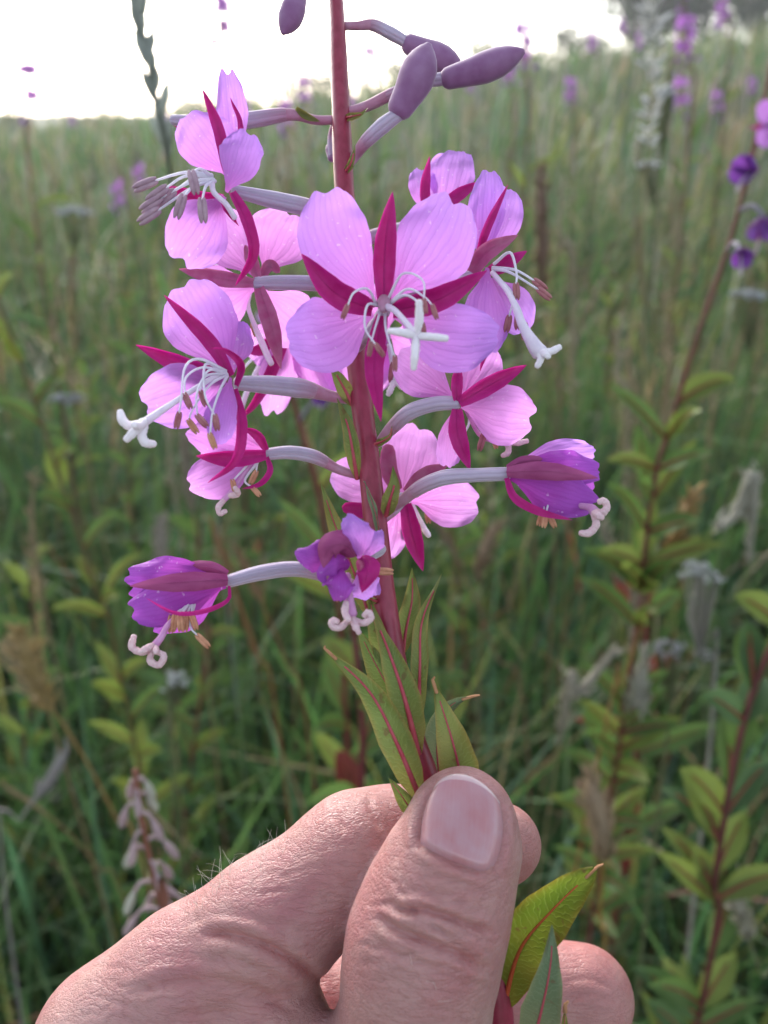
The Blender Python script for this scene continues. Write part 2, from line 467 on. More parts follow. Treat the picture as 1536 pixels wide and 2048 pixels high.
# ---- trees and shrubs on the ridge
def tree(name, label, group, x, y, hgt, rad, seed, nleaf=2600, col=((.030, .055, .020), (.055, .090, .030)), trunk=True):
    r = np.random.default_rng(seed)
    z0 = float(H(x, y)); e = empty(name, (x, y, z0)); tag(e, label, 'tree' if trunk else 'shrub', group)
    g = Geo()
    base = np.array([x, y, z0 - .1]); ctr = np.array([x, y, z0 + hgt * .50])
    g.tube(np.array([base, base + [0.05, 0, hgt * .3], ctr + [.1, .1, hgt * .1], ctr + [0, 0, hgt * .25]]), np.array([.05, .04, .025, .01]) * hgt * .6, 8)
    cl = []
    for k in range(16):
        d = nrmz(r.normal(size=3) * [1, 1, .8]); p = ctr + d * np.array([rad, rad, hgt * .44]) * r.uniform(.45, .9)
        cl.append(p)
        s = base + (ctr - base) * r.uniform(.45, 1.0)
        g.tube(np.array([s, (s + p) / 2 + [0, 0, .1 * hgt * .2], p]), np.array([.018, .012, .004]) * hgt * .6, 5)
    obj('trunk', g, M['bark'], e)
    cl = np.array(cl); g = Geo()
    c = cl[r.integers(0, len(cl), nleaf)] + nrmz(r.normal(size=(nleaf, 3))) * (r.uniform(0, 1, (nleaf, 1)) ** .5) * rad * .42 * np.array([1, 1, .8])
    u = nrmz(r.normal(size=(nleaf, 3))); w = nrmz(np.cross(u, r.normal(size=(nleaf, 3))))
    s = r.uniform(.035, .075, (nleaf, 1)) * rad
    V = np.stack([c - u * s, c + w * s * .5, c + u * s, c - w * s * .5], 1)
    cc = np.array(col); cols = cc[0] + (cc[1] - cc[0]) * r.uniform(0, 1, (nleaf, 1))
    g.add(V.reshape(-1, 3), np.arange(nleaf * 4).reshape(-1, 4), None, 0, np.repeat(cols, 4, 0))
    obj('crown', g, M['tintleaf'], e, smooth=False)
M['bark'] = m_plain('bark', (.06, .045, .035), (.11, .09, .07), 8, .9, 0, .5, .02)
tree('tree', 'dark rounded tree at the edge of the ridge against the sky', None, 11.5, 40, 6.4, 3.1, 1, 6000)
tree('tree', 'tall dark tree deeper among the trees of the ridge', None, 16.3, 41, 7.4, 3.4, 2, 6000)
tree('tree', 'broad dark tree at the far end of the ridge', None, 23.6, 43, 8.0, 4.2, 3, 6000)
tree('tree', 'dark tree standing between the tall tree and the broad tree', None, 27.5, 44, 8.0, 3.8, 5, 5000)
tree('shrub', 'low grey-green shrub on the skyline beside the trees', None, 7.9, 38, 2.0, 1.7, 4, 1500, ((.06, .08, .04), (.11, .13, .06)), False)
for k, (x, y, h, rr) in enumerate([(-6.2, 33, 1.9, 1.6), (-2.6, 34, 2.2, 1.9), (1.2, 34, 2.0, 1.8), (4.6, 35, 2.2, 1.7), (-10.5, 33, 1.6, 1.5), (-15, 34, 1.6, 2.0)]):
    tree('shrub', 'small light green shrub on the open meadow skyline', 'shrubs along the meadow skyline', x, y, h, rr, 20 + k, 1200, ((.09, .12, .04), (.17, .19, .07)), False)

# ---- wild plants that can be told apart
def root_of(p, lean=(0, 0)):
    x, y = p[0] + lean[0], p[1] + lean[1]
    return np.array([x, y, float(H(x, y)) - .01])
def pxpath(pts, toground=True, n=40, lean=(0, 0)):
    """pts from top to bottom (px, py, depth m); carried on down to the soil"""
    q = [P(*p) for p in pts]
    if toground:
        v = nrmz(q[-1] - q[-2]) if len(q) > 1 else np.array([0, 0, -1.0])
        hgt = q[-1][2]
        q.append(root_of(q[-1] + np.array([v[0], v[1], 0]) * hgt * .25, lean))
    return spline(np.array(q), n)

def leaf_geo(g, base, dirn, up, L, W, col, droop=.25, n=9, cup=.3, rib=None):
    t = np.linspace(0, 1, n)[:, None]
    dirn = nrmz(dirn)
    c = base + dirn * L * t + np.array([0, 0, -1.0]) * (droop * L * t ** 2)
    hw = W / 2 * np.interp(t[:, 0], [0, .15, .4, .7, .9, 1], [.2, .65, 1, .72, .3, .02])
    g.ribbon(c, hw, up, 5, cup, 0, col)
    if rib is not None:
        T = nrmz(np.gradient(c, axis=0)); S = nrmz(np.cross(T, up)); Nn = nrmz(np.cross(S, T))
        g.tube(c[:7] + Nn[:7] * .0006, np.linspace(.0011, .0004, 7), 5, 0, rib, cap=False)

def spikelets(g, path, wid, n, L, W, cols, r, spread=.5):
    i = r.integers(0, len(path) - 1, n); f = r.uniform(0, 1, (n, 1))
    p = path[i] * (1 - f) + path[i + 1] * f
    ax_ = nrmz(path[i + 1] - path[i])
    rad = nrmz(np.cross(ax_, r.normal(size=(n, 3))))
    wid = np.asarray(wid)[i][:, None] if np.ndim(wid) else wid
    p0 = p + rad * wid * r.uniform(.1, .9, (n, 1))
    dv = nrmz(ax_ * -1 * (1 - spread) + rad * spread)
    for k in range(n):
        l = L * r.uniform(.7, 1.3)
        g.tube(np.array([p0[k], p0[k] + dv[k] * l * .5, p0[k] + dv[k] * l]), np.array([.35, 1, .2]) * W / 2, 5, 0, cols[k % len(cols)] * r.uniform(.8, 1.2), cap=False)

def stalk_plant(name, label, cat, pts, sw, scol, head, hcol, group=None, seed=0, n=70, hw=.006, sl=.006, sww=.0022, spread=.35, core=.55, head_name='seed_head', leaves=0, lcol=(.12, .15, .04)):
    """thin stalk with a head of spikelets over the first `head` share of its length"""
    r = np.random.default_rng(seed + 100)
    path = pxpath(pts, n=46)
    e = empty(name, path[-1]); tag(e, label, cat, group)
    g = Geo(); g.tube(path, np.linspace(sw * .45, sw, len(path)) / 2, 6, 0, np.array(scol)); obj('stalk', g, M['tint'], e)
    k = max(3, int(head)); hp = path[:k + 1] if head >= 1 else None
    if hp is not None:
        hp = spline(hp, 24); wprof = hw * np.interp(np.linspace(0, 1, 24), [0, .3, .7, 1], [.35, 1, .9, .3])
        g = Geo(); hc = np.array(hcol, float).reshape(-1, 3)
        g.tube(hp, wprof * core, 7, 0, hc[0] * .8)
        spikelets(g, hp, wprof * .9, n, sl, sww, hc, r, spread)
        obj(head_name, g, M['tint'], e)
    for a in range(leaves):
        j = int(len(path) * (.35 + .5 * a / max(1, leaves))); b = path[j]; d = nrmz(np.array([r.normal(), r.normal(), .8]))
        g = Geo(); leaf_geo(g, b, d, np.array([0, -.3, 1.0]), r.uniform(.08, .18), .007, np.array(lcol) * r.uniform(.8, 1.2), .5); obj('blade', g, M['tintleaf'], e)
    return e

def head_count(pts, frac_px):
    """how many of the 46 path samples fall above the given pixel row"""
    path = pxpath(pts, n=46); d = depth_of(path)
    rel = path - CAMP; py = 1024 - (rel @ UPV) / d * FPX
    return int((py < frac_px).sum())

STRAW, TAN, OCH, PALE = (.34, .26, .15), (.30, .19, .11), (.36, .20, .07), (.50, .46, .40)
def sh(label, pts, yhead, sw=.003, scol=STRAW, hcol=(TAN,), name='grass_stalk', cat='grass', **k):
    stalk_plant(name, label, cat, pts, sw, scol, head_count(pts, yhead), hcol, **k)
sh('brown cocksfoot head on an orange stalk beyond the bright leaf', [(1178, 1545, .46), (1190, 1610, .46), (1205, 1680, .46), (1200, 1850, .5), (1195, 2000, .55)], 1672, .0036, (.34, .20, .05), ((.46, .33, .21), (.38, .27, .17)), seed=1, n=110, hw=.0105, sl=.009, spread=.3)
sh('cream timothy head on a pale leaning stalk at the bottom corner', [(1455, 1730, .45), (1470, 1790, .45), (1490, 1850, .46), (1520, 1950, .48), (1560, 2080, .5)], 1848, .0022, (.28, .28, .17), ((.52, .48, .38), (.44, .42, .30)), seed=2, n=120, hw=.006, sl=.006, spread=.4)
sh('pale slanting seed head just under the white umbel', [(1232, 1300, .55), (1190, 1350, .55), (1145, 1395, .55), (1120, 1480, .58)], 1392, .002, STRAW, ((.42, .38, .30),), seed=3, n=90, hw=.0065, sl=.006)
sh('thick pale seed head hanging by red leaves', [(1290, 1300, .56), (1282, 1350, .56), (1272, 1420, .56), (1260, 1560, .6)], 1418, .002, STRAW, ((.46, .44, .35), (.40, .40, .30)), seed=4, n=120, hw=.009, sl=.007)
sh('ochre plume of dry grass crossing the red stem', [(1393, 978, .52), (1368, 1040, .52), (1330, 1120, .53), (1290, 1230, .54), (1240, 1380, .56), (1200, 1500, .58)], 1150, .0035, OCH, ((.42, .26, .09), (.36, .23, .10)), seed=5, n=100, hw=.0075, sl=.008)
sh('slim buff seed head beside the closed purple flower', [(1208, 1045, .55), (1222, 1100, .55), (1245, 1180, .56), (1262, 1300, .58)], 1178, .002, STRAW, ((.42, .37, .28),), seed=6, n=90, hw=.006, sl=.006)
sh('small pale seed head drooping at the side of the umbel', [(1448, 1020, .6), (1430, 1060, .6), (1470, 1035, .61), (1500, 1110, .62)], 1062, .002, (.2, .25, .1), ((.48, .46, .38),), seed=7, n=60, hw=.008, sl=.007)
sh('tall white feathery grass plume reaching above the slope', [(1306, -60, .70), (1305, 60, .70), (1300, 250, .72), (1288, 420, .74), (1290, 800, .80), (1310, 1300, .9)], 270, .004, (.32, .28, .15), ((.78, .77, .75), (.66, .65, .62), (.82, .81, .80)), seed=8, n=75, hw=.008, sl=.012, sww=.0042, spread=.6, core=.10)
sh('rose-brown dock stalk standing in the grass behind the style', [(1082, 340, .85), (1085, 480, .86), (1090, 700, .9), (1110, 1100, 1.0)], 560, .004, (.20, .12, .07), ((.26, .15, .11), (.22, .14, .09)), seed=9, n=110, hw=.011, sl=.011)
sh('golden oat stalk sloping to the dry grey twig', [(40, 1255, .55), (60, 1330, .55), (100, 1410, .55), (160, 1500, .56), (240, 1650, .58), (300, 1780, .6)], 1400, .0042, (.32, .20, .07), ((.44, .31, .12), (.38, .27, .12)), seed=10, n=100, hw=.009, sl=.011, spread=.5)
sh('tan bent grass head beside the golden oat stalk', [(15, 1285, .62), (35, 1330, .62), (70, 1400, .62), (120, 1500, .65)], 1370, .003, TAN, ((.40, .31, .17),), seed=11, n=70, hw=.008, sl=.010)
sh('blurred pale upright seed head behind the wilting purple flower', [(322, 1035, .75), (322, 1090, .75), (322, 1150, .76), (330, 1320, .8)], 1140, .003, STRAW, ((.40, .35, .29), (.36, .31, .26)), seed=12, n=100, hw=.009, sl=.008)
sh('beige brushy grass head under the half closed flower', [(368, 870, .80), (378, 960, .80), (392, 1070, .81), (410, 1300, .86)], 1010, .0035, TAN, ((.33, .27, .20),), seed=13, n=100, hw=.010, sl=.010)
sh('orange-brown stalk leaning under the wilting purple flower', [(420, 1040, .68), (470, 1180, .68), (520, 1320, .69), (560, 1480, .72)], 1060, .0045, (.28, .14, .05), ((.32, .18, .08),), seed=14, n=30, hw=.006)
sh('rusty double stalk between the lowest flower and the leaves', [(470, 1090, .72), (520, 1200, .72), (575, 1330, .73), (620, 1500, .76)], 1130, .0045, (.25, .12, .05), ((.32, .19, .10),), seed=15, n=40, hw=.007)
sh('brown bare stalk slanting behind the closed flower', [(860, 1020, .72), (930, 1150, .72), (990, 1310, .73), (1055, 1490, .76)], 1030, .0040, (.20, .12, .07), ((.25, .16, .10),), seed=16, n=20, hw=.005)
sh('tan nodding seed head right below the rose flower', [(1000, 1045, .74), (975, 1090, .74), (955, 1160, .75), (960, 1300, .8)], 1140, .003, TAN, ((.33, .23, .15),), seed=17, n=80, hw=.008, sl=.009)
sh('wiry yellow stalk rising alone up the slope', [(1275, 430, .78), (1283, 600, .8), (1300, 820, .84)], 440, .0045, (.24, .20, .08), ((.26, .20, .10),), seed=18, n=10, hw=.004)
# grey twig and orange stem low down
sh('thin grey dead twig bowed across the grass', [(135, 1495, .6), (100, 1560, .6), (40, 1640, .61), (5, 1740, .63)], 1500, .0035, (.34, .31, .30), ((.36, .33, .32),), seed=19, n=14, hw=.008, sl=.008)
sh('ochre stem lying low through the green grass', [(0, 1565, .66), (120, 1650, .66), (200, 1740, .67), (260, 1840, .7)], 1566, .0035, (.22, .16, .06), ((.3, .2, .1),), seed=20, n=6, hw=.003)
r_ = np.random.default_rng(77)
for k in range(46):       # anonymous stalks of the same kind across the meadow
    px = r_.uniform(-60, 1600); d = r_.uniform(.9, 3.2); top = 1.2 - r_.uniform(.05, .45)
    p = P(px, 1024, d); yw = p[1]; tp_ = np.array([p[0], yw, top + float(H(p[0], yw))])
    rel = tp_ - CAMP; dd = rel @ FWD; ppx = 768 + rel[0] / dd * FPX; ppy = 1024 - (rel @ UPV) / dd * FPX
    pts = [(ppx, ppy, dd), (ppx + r_.uniform(-10, 25), ppy + 120 / dd, dd), (ppx + r_.uniform(-20, 40), ppy + 300 / dd, dd * 1.02)]
    stalk_plant('grass_stalk', ['straw coloured grass stalk with loose buff head out in the meadow', 'tan grass stalk with rusty brown head out in the meadow', 'olive grass stalk with pale head out in the meadow'][k % 3], 'grass', pts, .0032, [STRAW, TAN, (.22, .20, .09)][k % 3], 12, [[(.36, .27, .15)], [(.28, .18, .11)], [(.40, .34, .22)]][k % 3], ['straw grass stalks of the meadow', 'tan grass stalks of the meadow', 'olive grass stalks of the meadow'][k % 3], 300 + k, 40, .006, .011, .003, .5)

# ---- pale umbels (yarrow-like heads)
def umbel(label, pts, R, seed, col=(.62, .64, .66), scol=(.15, .17, .08), name='yarrow', group=None):
    r = np.random.default_rng(seed); path = pxpath(pts, n=30)
    e = empty(name, path[-1]); tag(e, label, 'flower', group)
    g = Geo(); g.tube(path, np.linspace(.0013, .002, 30), 6, 0, np.array(scol)); obj('stalk', g, M['tint'], e)
    top = path[0]; g = Geo(); h = Geo()
    for k in range(26):
        rr = R * math.sqrt(r.uniform(0, 1)); a = r.uniform(0, 6.28)
        p = top + np.array([rr * math.cos(a), rr * math.sin(a), .25 * R * (1 - (rr / R) ** 2) + r.normal() * .0012])
        g.tube(np.array([path[2], (path[2] + p) / 2 + [0, 0, -.1 * R], p]), .0005, 4, 0, np.array(scol), cap=False)
        for q in range(5):
            pp = p + r.normal(size=3) * [R * .09, R * .09, R * .03]
            h.tube(np.array([pp - [0, 0, .0012], pp, pp + [0, 0, .0012]]), np.array([.4, 1, .5]) * R * .085, 5, 0, np.array(col) * r.uniform(.8, 1.1))
    obj('ray', g, M['tint'], e); obj('flower_head', h, M['tint'], e)
umbel('whitish umbel with a dead grey stem beside the ochre plume', [(1400, 1150, .55), (1375, 1210, .55), (1395, 1310, .56), (1425, 1430, .58)], .014, 1, (.56, .59, .59), (.36, .34, .30))
umbel('small white flower head behind the drooping stem buds', [(345, 1365, .62), (345, 1420, .62), (350, 1600, .66)], .012, 2, (.55, .57, .56))
umbel('white smudge of yarrow far left of the young flower', [(145, 428, 1.5), (150, 560, 1.55), (155, 800, 1.7)], .035, 3, (.55, .57, .60))
umbel('white yarrow head low behind the curled stigma', [(135, 800, 1.1), (140, 900, 1.15)], .022, 4, (.45, .46, .50))
umbel('bright white daisy-like head on the slope by the plume', [(1298, 332, .85), (1300, 420, .86), (1300, 600, .9)], .012, 5, (.75, .75, .75))
umbel('white flower head tucked among the fireweed leaves', [(1500, 592, .9), (1500, 700, .92)], .020, 6, (.52, .54, .56))
umbel('small white head just below the feathery plume', [(1328, 190, .9), (1325, 300, .92)], .013, 7, (.6, .62, .62))
umbel('pale yarrow head in the shade of the dead grey stem', [(1340, 1300, .6), (1345, 1380, .6)], .012, 8, (.42, .42, .44))
umbel('dim white yarrow beneath the bright leaf', [(770 + 640, 1310, .9), (1412, 1400, .92)], .010, 9, (.5, .5, .5))

# ---- other fireweeds
LG, LY, LR, LB = (.10, .18, .038), (.19, .25, .045), (.24, .03, .02), (.07, .14, .045)
def bg_flower(e, c, size, r, wilt=False, face=None, name='flower'):
    """flower of four petals and four sepals, seen only out of focus"""
    g = Geo(); face = nrmz(face if face is not None else r.normal(size=3) * [1, .6, .4] + [0, -.8, 0])
    a = nrmz(np.cross(face, [0, 0, 1.0])); b = np.cross(a, face)
    pc = np.array([.50, .20, .66]) if not wilt else np.array([.24, .06, .42])
    for k in range(4):
        t = k * np.pi / 2 + .8 + r.normal() * .15; d = a * math.cos(t) + b * math.sin(t)
        d = nrmz(d + face * (.25 if not wilt else 1.6)); n = 7; tt = np.linspace(0, 1, n)
        L = size * (.5 if not wilt else .42); cpts = c + d * (L * tt)[:, None]
        g.ribbon(cpts, L * .42 * np.interp(tt, [0, .3, .7, 1], [.15, .7, 1, .5]), face, 5, .2, 0, pc * r.uniform(.85, 1.2))
        t += np.pi / 4; d = nrmz(a * math.cos(t) + b * math.sin(t) + face * (.1 if not wilt else 1.2)); cpts = c + d * (L * tt)[:, None]
        g.ribbon(cpts, L * .11 * np.interp(tt, [0, .4, 1], [.7, 1, .1]), face, 3, .3, 0, np.array([.30, .02, .16]))
    g.tube(np.array([c, c + face * size * .3 - np.array([0, 0, .15 * size]), c + face * size * .4 - np.array([0, 0, .3 * size])]), size * .03, 5, 0, np.array([.7, .6, .7]))
    return obj(name, g, M['tintleaf'], e)

def fireweed(label, pts, sw, nleaf, L, W, lcols, scol=(.20, .035, .045), flowers=(), buds=0, seed=0, group=None, leaf_from=.1, leaf_to=.95, spike=0, spike_len=.12, near=True, lean=(0, 0), pods=0):
    r = np.random.default_rng(500 + seed); path = pxpath(pts, n=60, lean=lean)
    e = empty('fireweed', path[-1]); tag(e, label, 'flower', group)
    g = Geo(); g.tube(path, np.linspace(sw * .75, sw * 1.1, 60) / 2, 8 if near else 5, 0, np.array(scol)); obj('stem', g, M['tint'], e)
    acc = Geo()
    for k in range(nleaf):
        u = leaf_from + (leaf_to - leaf_from) * (k + r.uniform(-.3, .3)) / nleaf; j = int(np.clip(u, 0, .99) * 59); b = path[j]
        az = k * 2.4 + r.normal() * .3; d = np.array([math.cos(az), math.sin(az) * .8, r.uniform(.6, 1.5)])
        if b[1] < .42: d[1] = abs(d[1])
        G = Geo() if near else acc
        leaf_geo(G, b, d, nrmz(np.array([-d[0] * .4, -.8, .8])), L * r.uniform(.75, 1.2) * np.interp(u, [0, .3], [.6, 1]), W * r.uniform(.8, 1.2), np.array(lcols[r.integers(len(lcols))]) * r.uniform(.8, 1.2), r.uniform(.1, .45), rib=np.array([.34, .10, .06]) if near else None)
        if near: obj('leaf', G, M['tintleaf'], e)
    if not near and nleaf: obj('foliage', acc, M['tintleaf'], e)
    for (px, py, d, size, wl) in flowers:
        c = P(px, py, d); bg_flower(e, c, size, r, wl)
        s = path[np.argmin(np.linalg.norm(path - c - [0, 0, -.005], axis=1))]
        g = Geo(); g.tube(spline(np.array([c, (c + s) / 2 + [0, 0, .004], s]), 8), .0012, 6, 0, np.array([.30, .26, .36])); obj('pod_stalk', g, M['tint'], e)
    if spike:       # a short raceme near the top, for plants far away
        ln = np.concatenate([[0], np.cumsum(np.linalg.norm(np.diff(path, axis=0), axis=1))])
        for k in range(spike):
            s = spike_len * (k + .5) / spike; j = np.searchsorted(ln, s); c0 = path[min(j, 59)]
            az = k * 2.4; c = c0 + np.array([math.cos(az), math.sin(az), -.2]) * .018 * (.5 + .5 * k / spike)
            bg_flower(e, c, .026 if k > spike * .25 else .013, r, k < spike * .25 or k > spike * .8, np.array([math.cos(az), math.sin(az) - .4, 0]))
    aln = np.concatenate([[0], np.cumsum(np.linalg.norm(np.diff(path, axis=0), axis=1))])
    at_len = lambda s: np.array([np.interp(s, aln, path[:, c]) for c in range(3)])
    for k in range(buds):
        b = at_len(.004 + .085 * (k / buds) ** 1.3); az = k * 2.4
        out = np.array([math.cos(az), math.sin(az) * .6, 0]); ln = .005 + .013 * k / buds
        q = np.array([b, b + out * ln * .45 + [0, 0, .001], b + out * ln * .75 - [0, 0, ln * .25]]); G = Geo()
        G.tube(spline(q, 8), .0008, 6, 0, np.array([.54, .40, .44]))
        v = nrmz(q[2] - q[1] + np.array([0, 0, -.004])); bl = .010 + .005 * k / buds
        G.tube(np.array([q[2], q[2] + v * bl * .4, q[2] + v * bl * .8, q[2] + v * bl]), np.array([.0009, .0018, .0017, .0005]), 8, 0, (np.array([.58, .44, .47]) if k % 3 else np.array([.62, .62, .54])) * r.uniform(.85, 1.1))
        obj('bud', G, M['tint'], e)
    for k in range(pods):
        b = at_len(.004 + .10 * k / pods); az = k * 2.4
        v = nrmz(np.array([math.cos(az) * .34, math.sin(az) * .3, .85])); G = Geo(); pl = r.uniform(.5, 1.15)
        G.tube(np.array([b, b + v * .004 * pl, b + v * .010 * pl, b + v * .015 * pl]), np.array([.0010, .0022, .0024, .0006]), 7, 0, np.array([.50, .54, .50]) * r.uniform(.8, 1.2)); obj('pod', G, M['tintleaf'], e)
    return e
fireweed('red-stemmed fireweed with yellow-green leaves and violet flowers at the frame edge', [(1590, -80, .44), (1545, 120, .44), (1500, 330, .45), (1455, 500, .46), (1400, 655, .47), (1340, 850, .49), (1308, 960, .50), (1282, 1170, .53), (1252, 1400, .57)], .0038, 58, .054, .0140, [LG, LY, LY, LG], (.19, .065, .05),
         [(1540, 250, .44, .028, False), (1506, 345, .44, .034, True), (1528, 432, .44, .032, True), (1480, 500, .44, .026, True)], 0, 1, leaf_from=.20, leaf_to=.58)
fireweed('stout dark red fireweed stem with broad green leaves in the lower corner', [(1640, 1050, .40), (1570, 1230, .40), (1500, 1400, .41), (1455, 1600, .42), (1425, 1800, .44), (1405, 2000, .47)], .0042, 44, .055, .0155, [LG, LB, LG, LY], (.15, .04, .04), (), 0, 2, leaf_from=.02, leaf_to=.5)
fireweed('green fireweed shoot with yellowish leaves climbing the shady side', [(-20, 560, .70), (40, 720, .70), (95, 880, .71), (150, 1050, .72), (200, 1200, .74), (240, 1340, .78)], .005, 30, .07, .016, [LY, LG, LY], (.16, .13, .05), (), 0, 3, leaf_from=.02, leaf_to=.8)
fireweed('drooping grey-pink fireweed buds on a tip rising behind the hand', [(270, 1540, .34), (280, 1620, .34), (300, 1720, .342), (330, 1840, .345), (370, 2000, .36)], .0036, 4, .05, .012, [LG], (.32, .12, .08), (), 20, 4, leaf_from=.6, leaf_to=.9)
fireweed('tall grey-green willowherb spike with pods standing against the white sky', [(262, -90, .36), (280, 40, .36), (300, 140, .362), (325, 250, .375), (352, 420, .46), (400, 700, .75)], .0034, 6, .05, .010, [LB], (.30, .33, .29), (), 0, 5, leaf_from=.5, leaf_to=.9, pods=20)
fireweed('fireweed with olive leaves and one red leaf behind the held leaves', [(690, 1130, .55), (712, 1300, .55), (725, 1450, .56), (722, 1600, .58), (715, 1760, .62)], .006, 16, .062, .020, [LG, LY, LG, LY, LG, LG, LR], (.18, .03, .04), (), 0, 6, leaf_from=.05, leaf_to=.6)
fireweed('olive leaved fireweed behind the crumpled violet flower', [(560, 700, .60), (600, 850, .60), (640, 1000, .61), (665, 1180, .63), (690, 1400, .66)], .0058, 20, .07, .018, [LG, LY], (.20, .05, .04), [(600, 690, .58, .028, False), (655, 745, .585, .03, False), (640, 800, .59, .026, True), (545, 650, .6, .028, False)], 0, 7, leaf_from=.12, leaf_to=.7)
fireweed('leafy red fireweed low beside the seed heads', [(1300, 1130, .72), (1290, 1300, .73), (1270, 1480, .75), (1260, 1640, .8)], .006, 18, .08, .02, [LG, LB, LR, LG], (.2, .03, .03), (), 0, 8, leaf_from=.05, leaf_to=.7)
fireweed('slim fireweed full of leaves near the slanting brown stalk', [(880, 880, 1.0), (900, 1050, 1.0), (925, 1250, 1.05), (940, 1500, 1.15)], .005, 24, .085, .016, [LG, LB, LG], (.15, .07, .04), (), 0, 9, leaf_from=.02, leaf_to=.8)
fireweed('yellowing fireweed shoot leaning in the grass below the oat stalk', [(420, 1250, .9), (400, 1400, .9), (380, 1560, .95), (370, 1720, 1.0)], .005, 20, .08, .015, [LG, LG, LY], (.2, .08, .05), (), 0, 10, leaf_from=.02, leaf_to=.8)
r_ = np.random.default_rng(31)
for k in range(30):
    d = r_.uniform(.85, 3.4); px = r_.uniform(-80, 1620); p = P(px, 900, d); top = float(H(p[0], p[1])) + r_.uniform(.62, 1.02)
    rel = np.array([p[0], p[1], top]) - CAMP; dd = rel @ FWD; ppx = 768 + rel[0] / dd * FPX; ppy = 1024 - (rel @ UPV) / dd * FPX
    fireweed(['leafy mid-green fireweed shoot without flowers in the meadow grass', 'leafy fireweed shoot with some yellow-green leaves and no flowers', 'leafy dark bluish-green fireweed shoot without flowers'][k % 3], [(ppx, ppy, dd), (ppx + r_.uniform(-15, 15), ppy + 200 / dd, dd), (ppx + r_.uniform(-25, 25), ppy + 450 / dd, dd * 1.03)], .005, 34, .085, .017, [[LG, LG, LB], [LY, LG, LG], [LB, LG, LB]][k % 3], (.16, .06, .04), (), 0, 200 + k, ['mid-green leafy shoots', 'yellowish leafy shoots', 'dark leafy shoots'][k % 3], leaf_from=.01, leaf_to=.9, near=False)
SPK = [(52, 60, 1.5), (230, 330, 2.6), (272, 300, 2.8), (485, 165, 3.4), (566, 160, 2.4), (604, 118, 2.6), (1135, 120, 2.9), (1366, -30, 1.7), (1012, 60, 2.3), (1358, 110, 2.2), (1180, 30, 3.5), (1275, 40, 4.2), (432, -125, 1.2), (1430, 150, 3.0), (735, 40, 2.0), (700, 170, 4.0), (935, 130, 4.4), (1040, -20, 1.6), (1240, 20, 5.0), (1440, -40, 2.6), (1500, 130, 4.0), (330, 215, 5.5), (140, 215, 6.0)]
for k, (px, py, d) in enumerate(SPK):
    sky_ = px < 1180 and py < 130
    fireweed('fireweed with pink-violet spike rising above the skyline' if sky_ else 'fireweed with pink-violet spike blooming out on the slope', [(px, py, d), (px + 8, py + 260 / d, d), (px + 14, py + 520 / d, d * 1.02)], .006, 14, .09, .016, [LG, LY, LB], (.17, .06, .05), (), 0, 40 + k, 'fireweeds rising above the skyline' if sky_ else 'flowering fireweeds scattered up the slope', leaf_from=.25, leaf_to=.95, spike=16, spike_len=.15, near=False)
# ================================================================== the fireweed held in the hand
plant = empty('fireweed', P(1030, 2600, .122))
tag(plant, 'tall fireweed stem with pink open flowers held up in the hand', 'flower')

def PX(pts, d0=0.0):
    """[(px, py, depth in mm relative to d0 mm)] -> world points, depths"""
    a = np.array([(p[0], p[1], (p[2] if len(p) > 2 else 0.0)) for p in pts], float)
    d = (d0 + a[:, 2]) / 1000.0
    return np.stack([P(x, y, z) for (x, y), z in zip(a[:, :2], d)]), d

def px2m(w, d): return np.asarray(w, float) * d / FPX

PET_T = np.array([0, .10, .22, .36, .50, .64, .70, .76, .82, .88, .94, 1.0])
PET_W = np.array([.09, .15, .40, .72, .93, 1.0, .993, .971, .933, .877, .80, .694])

STEM_PX = [(648, -260, 146), (660, -110, 141), (672, 0, 137), (683, 250, 131), (690, 400, 129), (712, 700, 126), (735, 900, 124), (755, 1080, 122), (776, 1250, 120.5), (810, 1420, 119.6),
           (855, 1560, 119), (930, 1750, 118.5), (978, 1880, 118.3), (1002, 2048, 118.5), (1018, 2250, 120), (1030, 2600, 122)]
sp_w, sp_d = PX(STEM_PX)
st = spline(sp_w, 90)
yy = np.linspace(0, 1, 90)
srad = np.interp(depth_of(st) * 0 + np.arange(90) / 89, [0, .08, .25, .5, .7, 1], [.0010, .0012, .00155, .00175, .0018, .0021])
r_ = np.random.default_rng(3)
srad *= 1 + .025 * np.sin(np.arange(90) * .9) + .015 * r_.normal(size=90)
g = Geo(); g.tube(st, srad, 20)
stem_o = obj('stem', g, M['stem'], plant, origin=st[45])

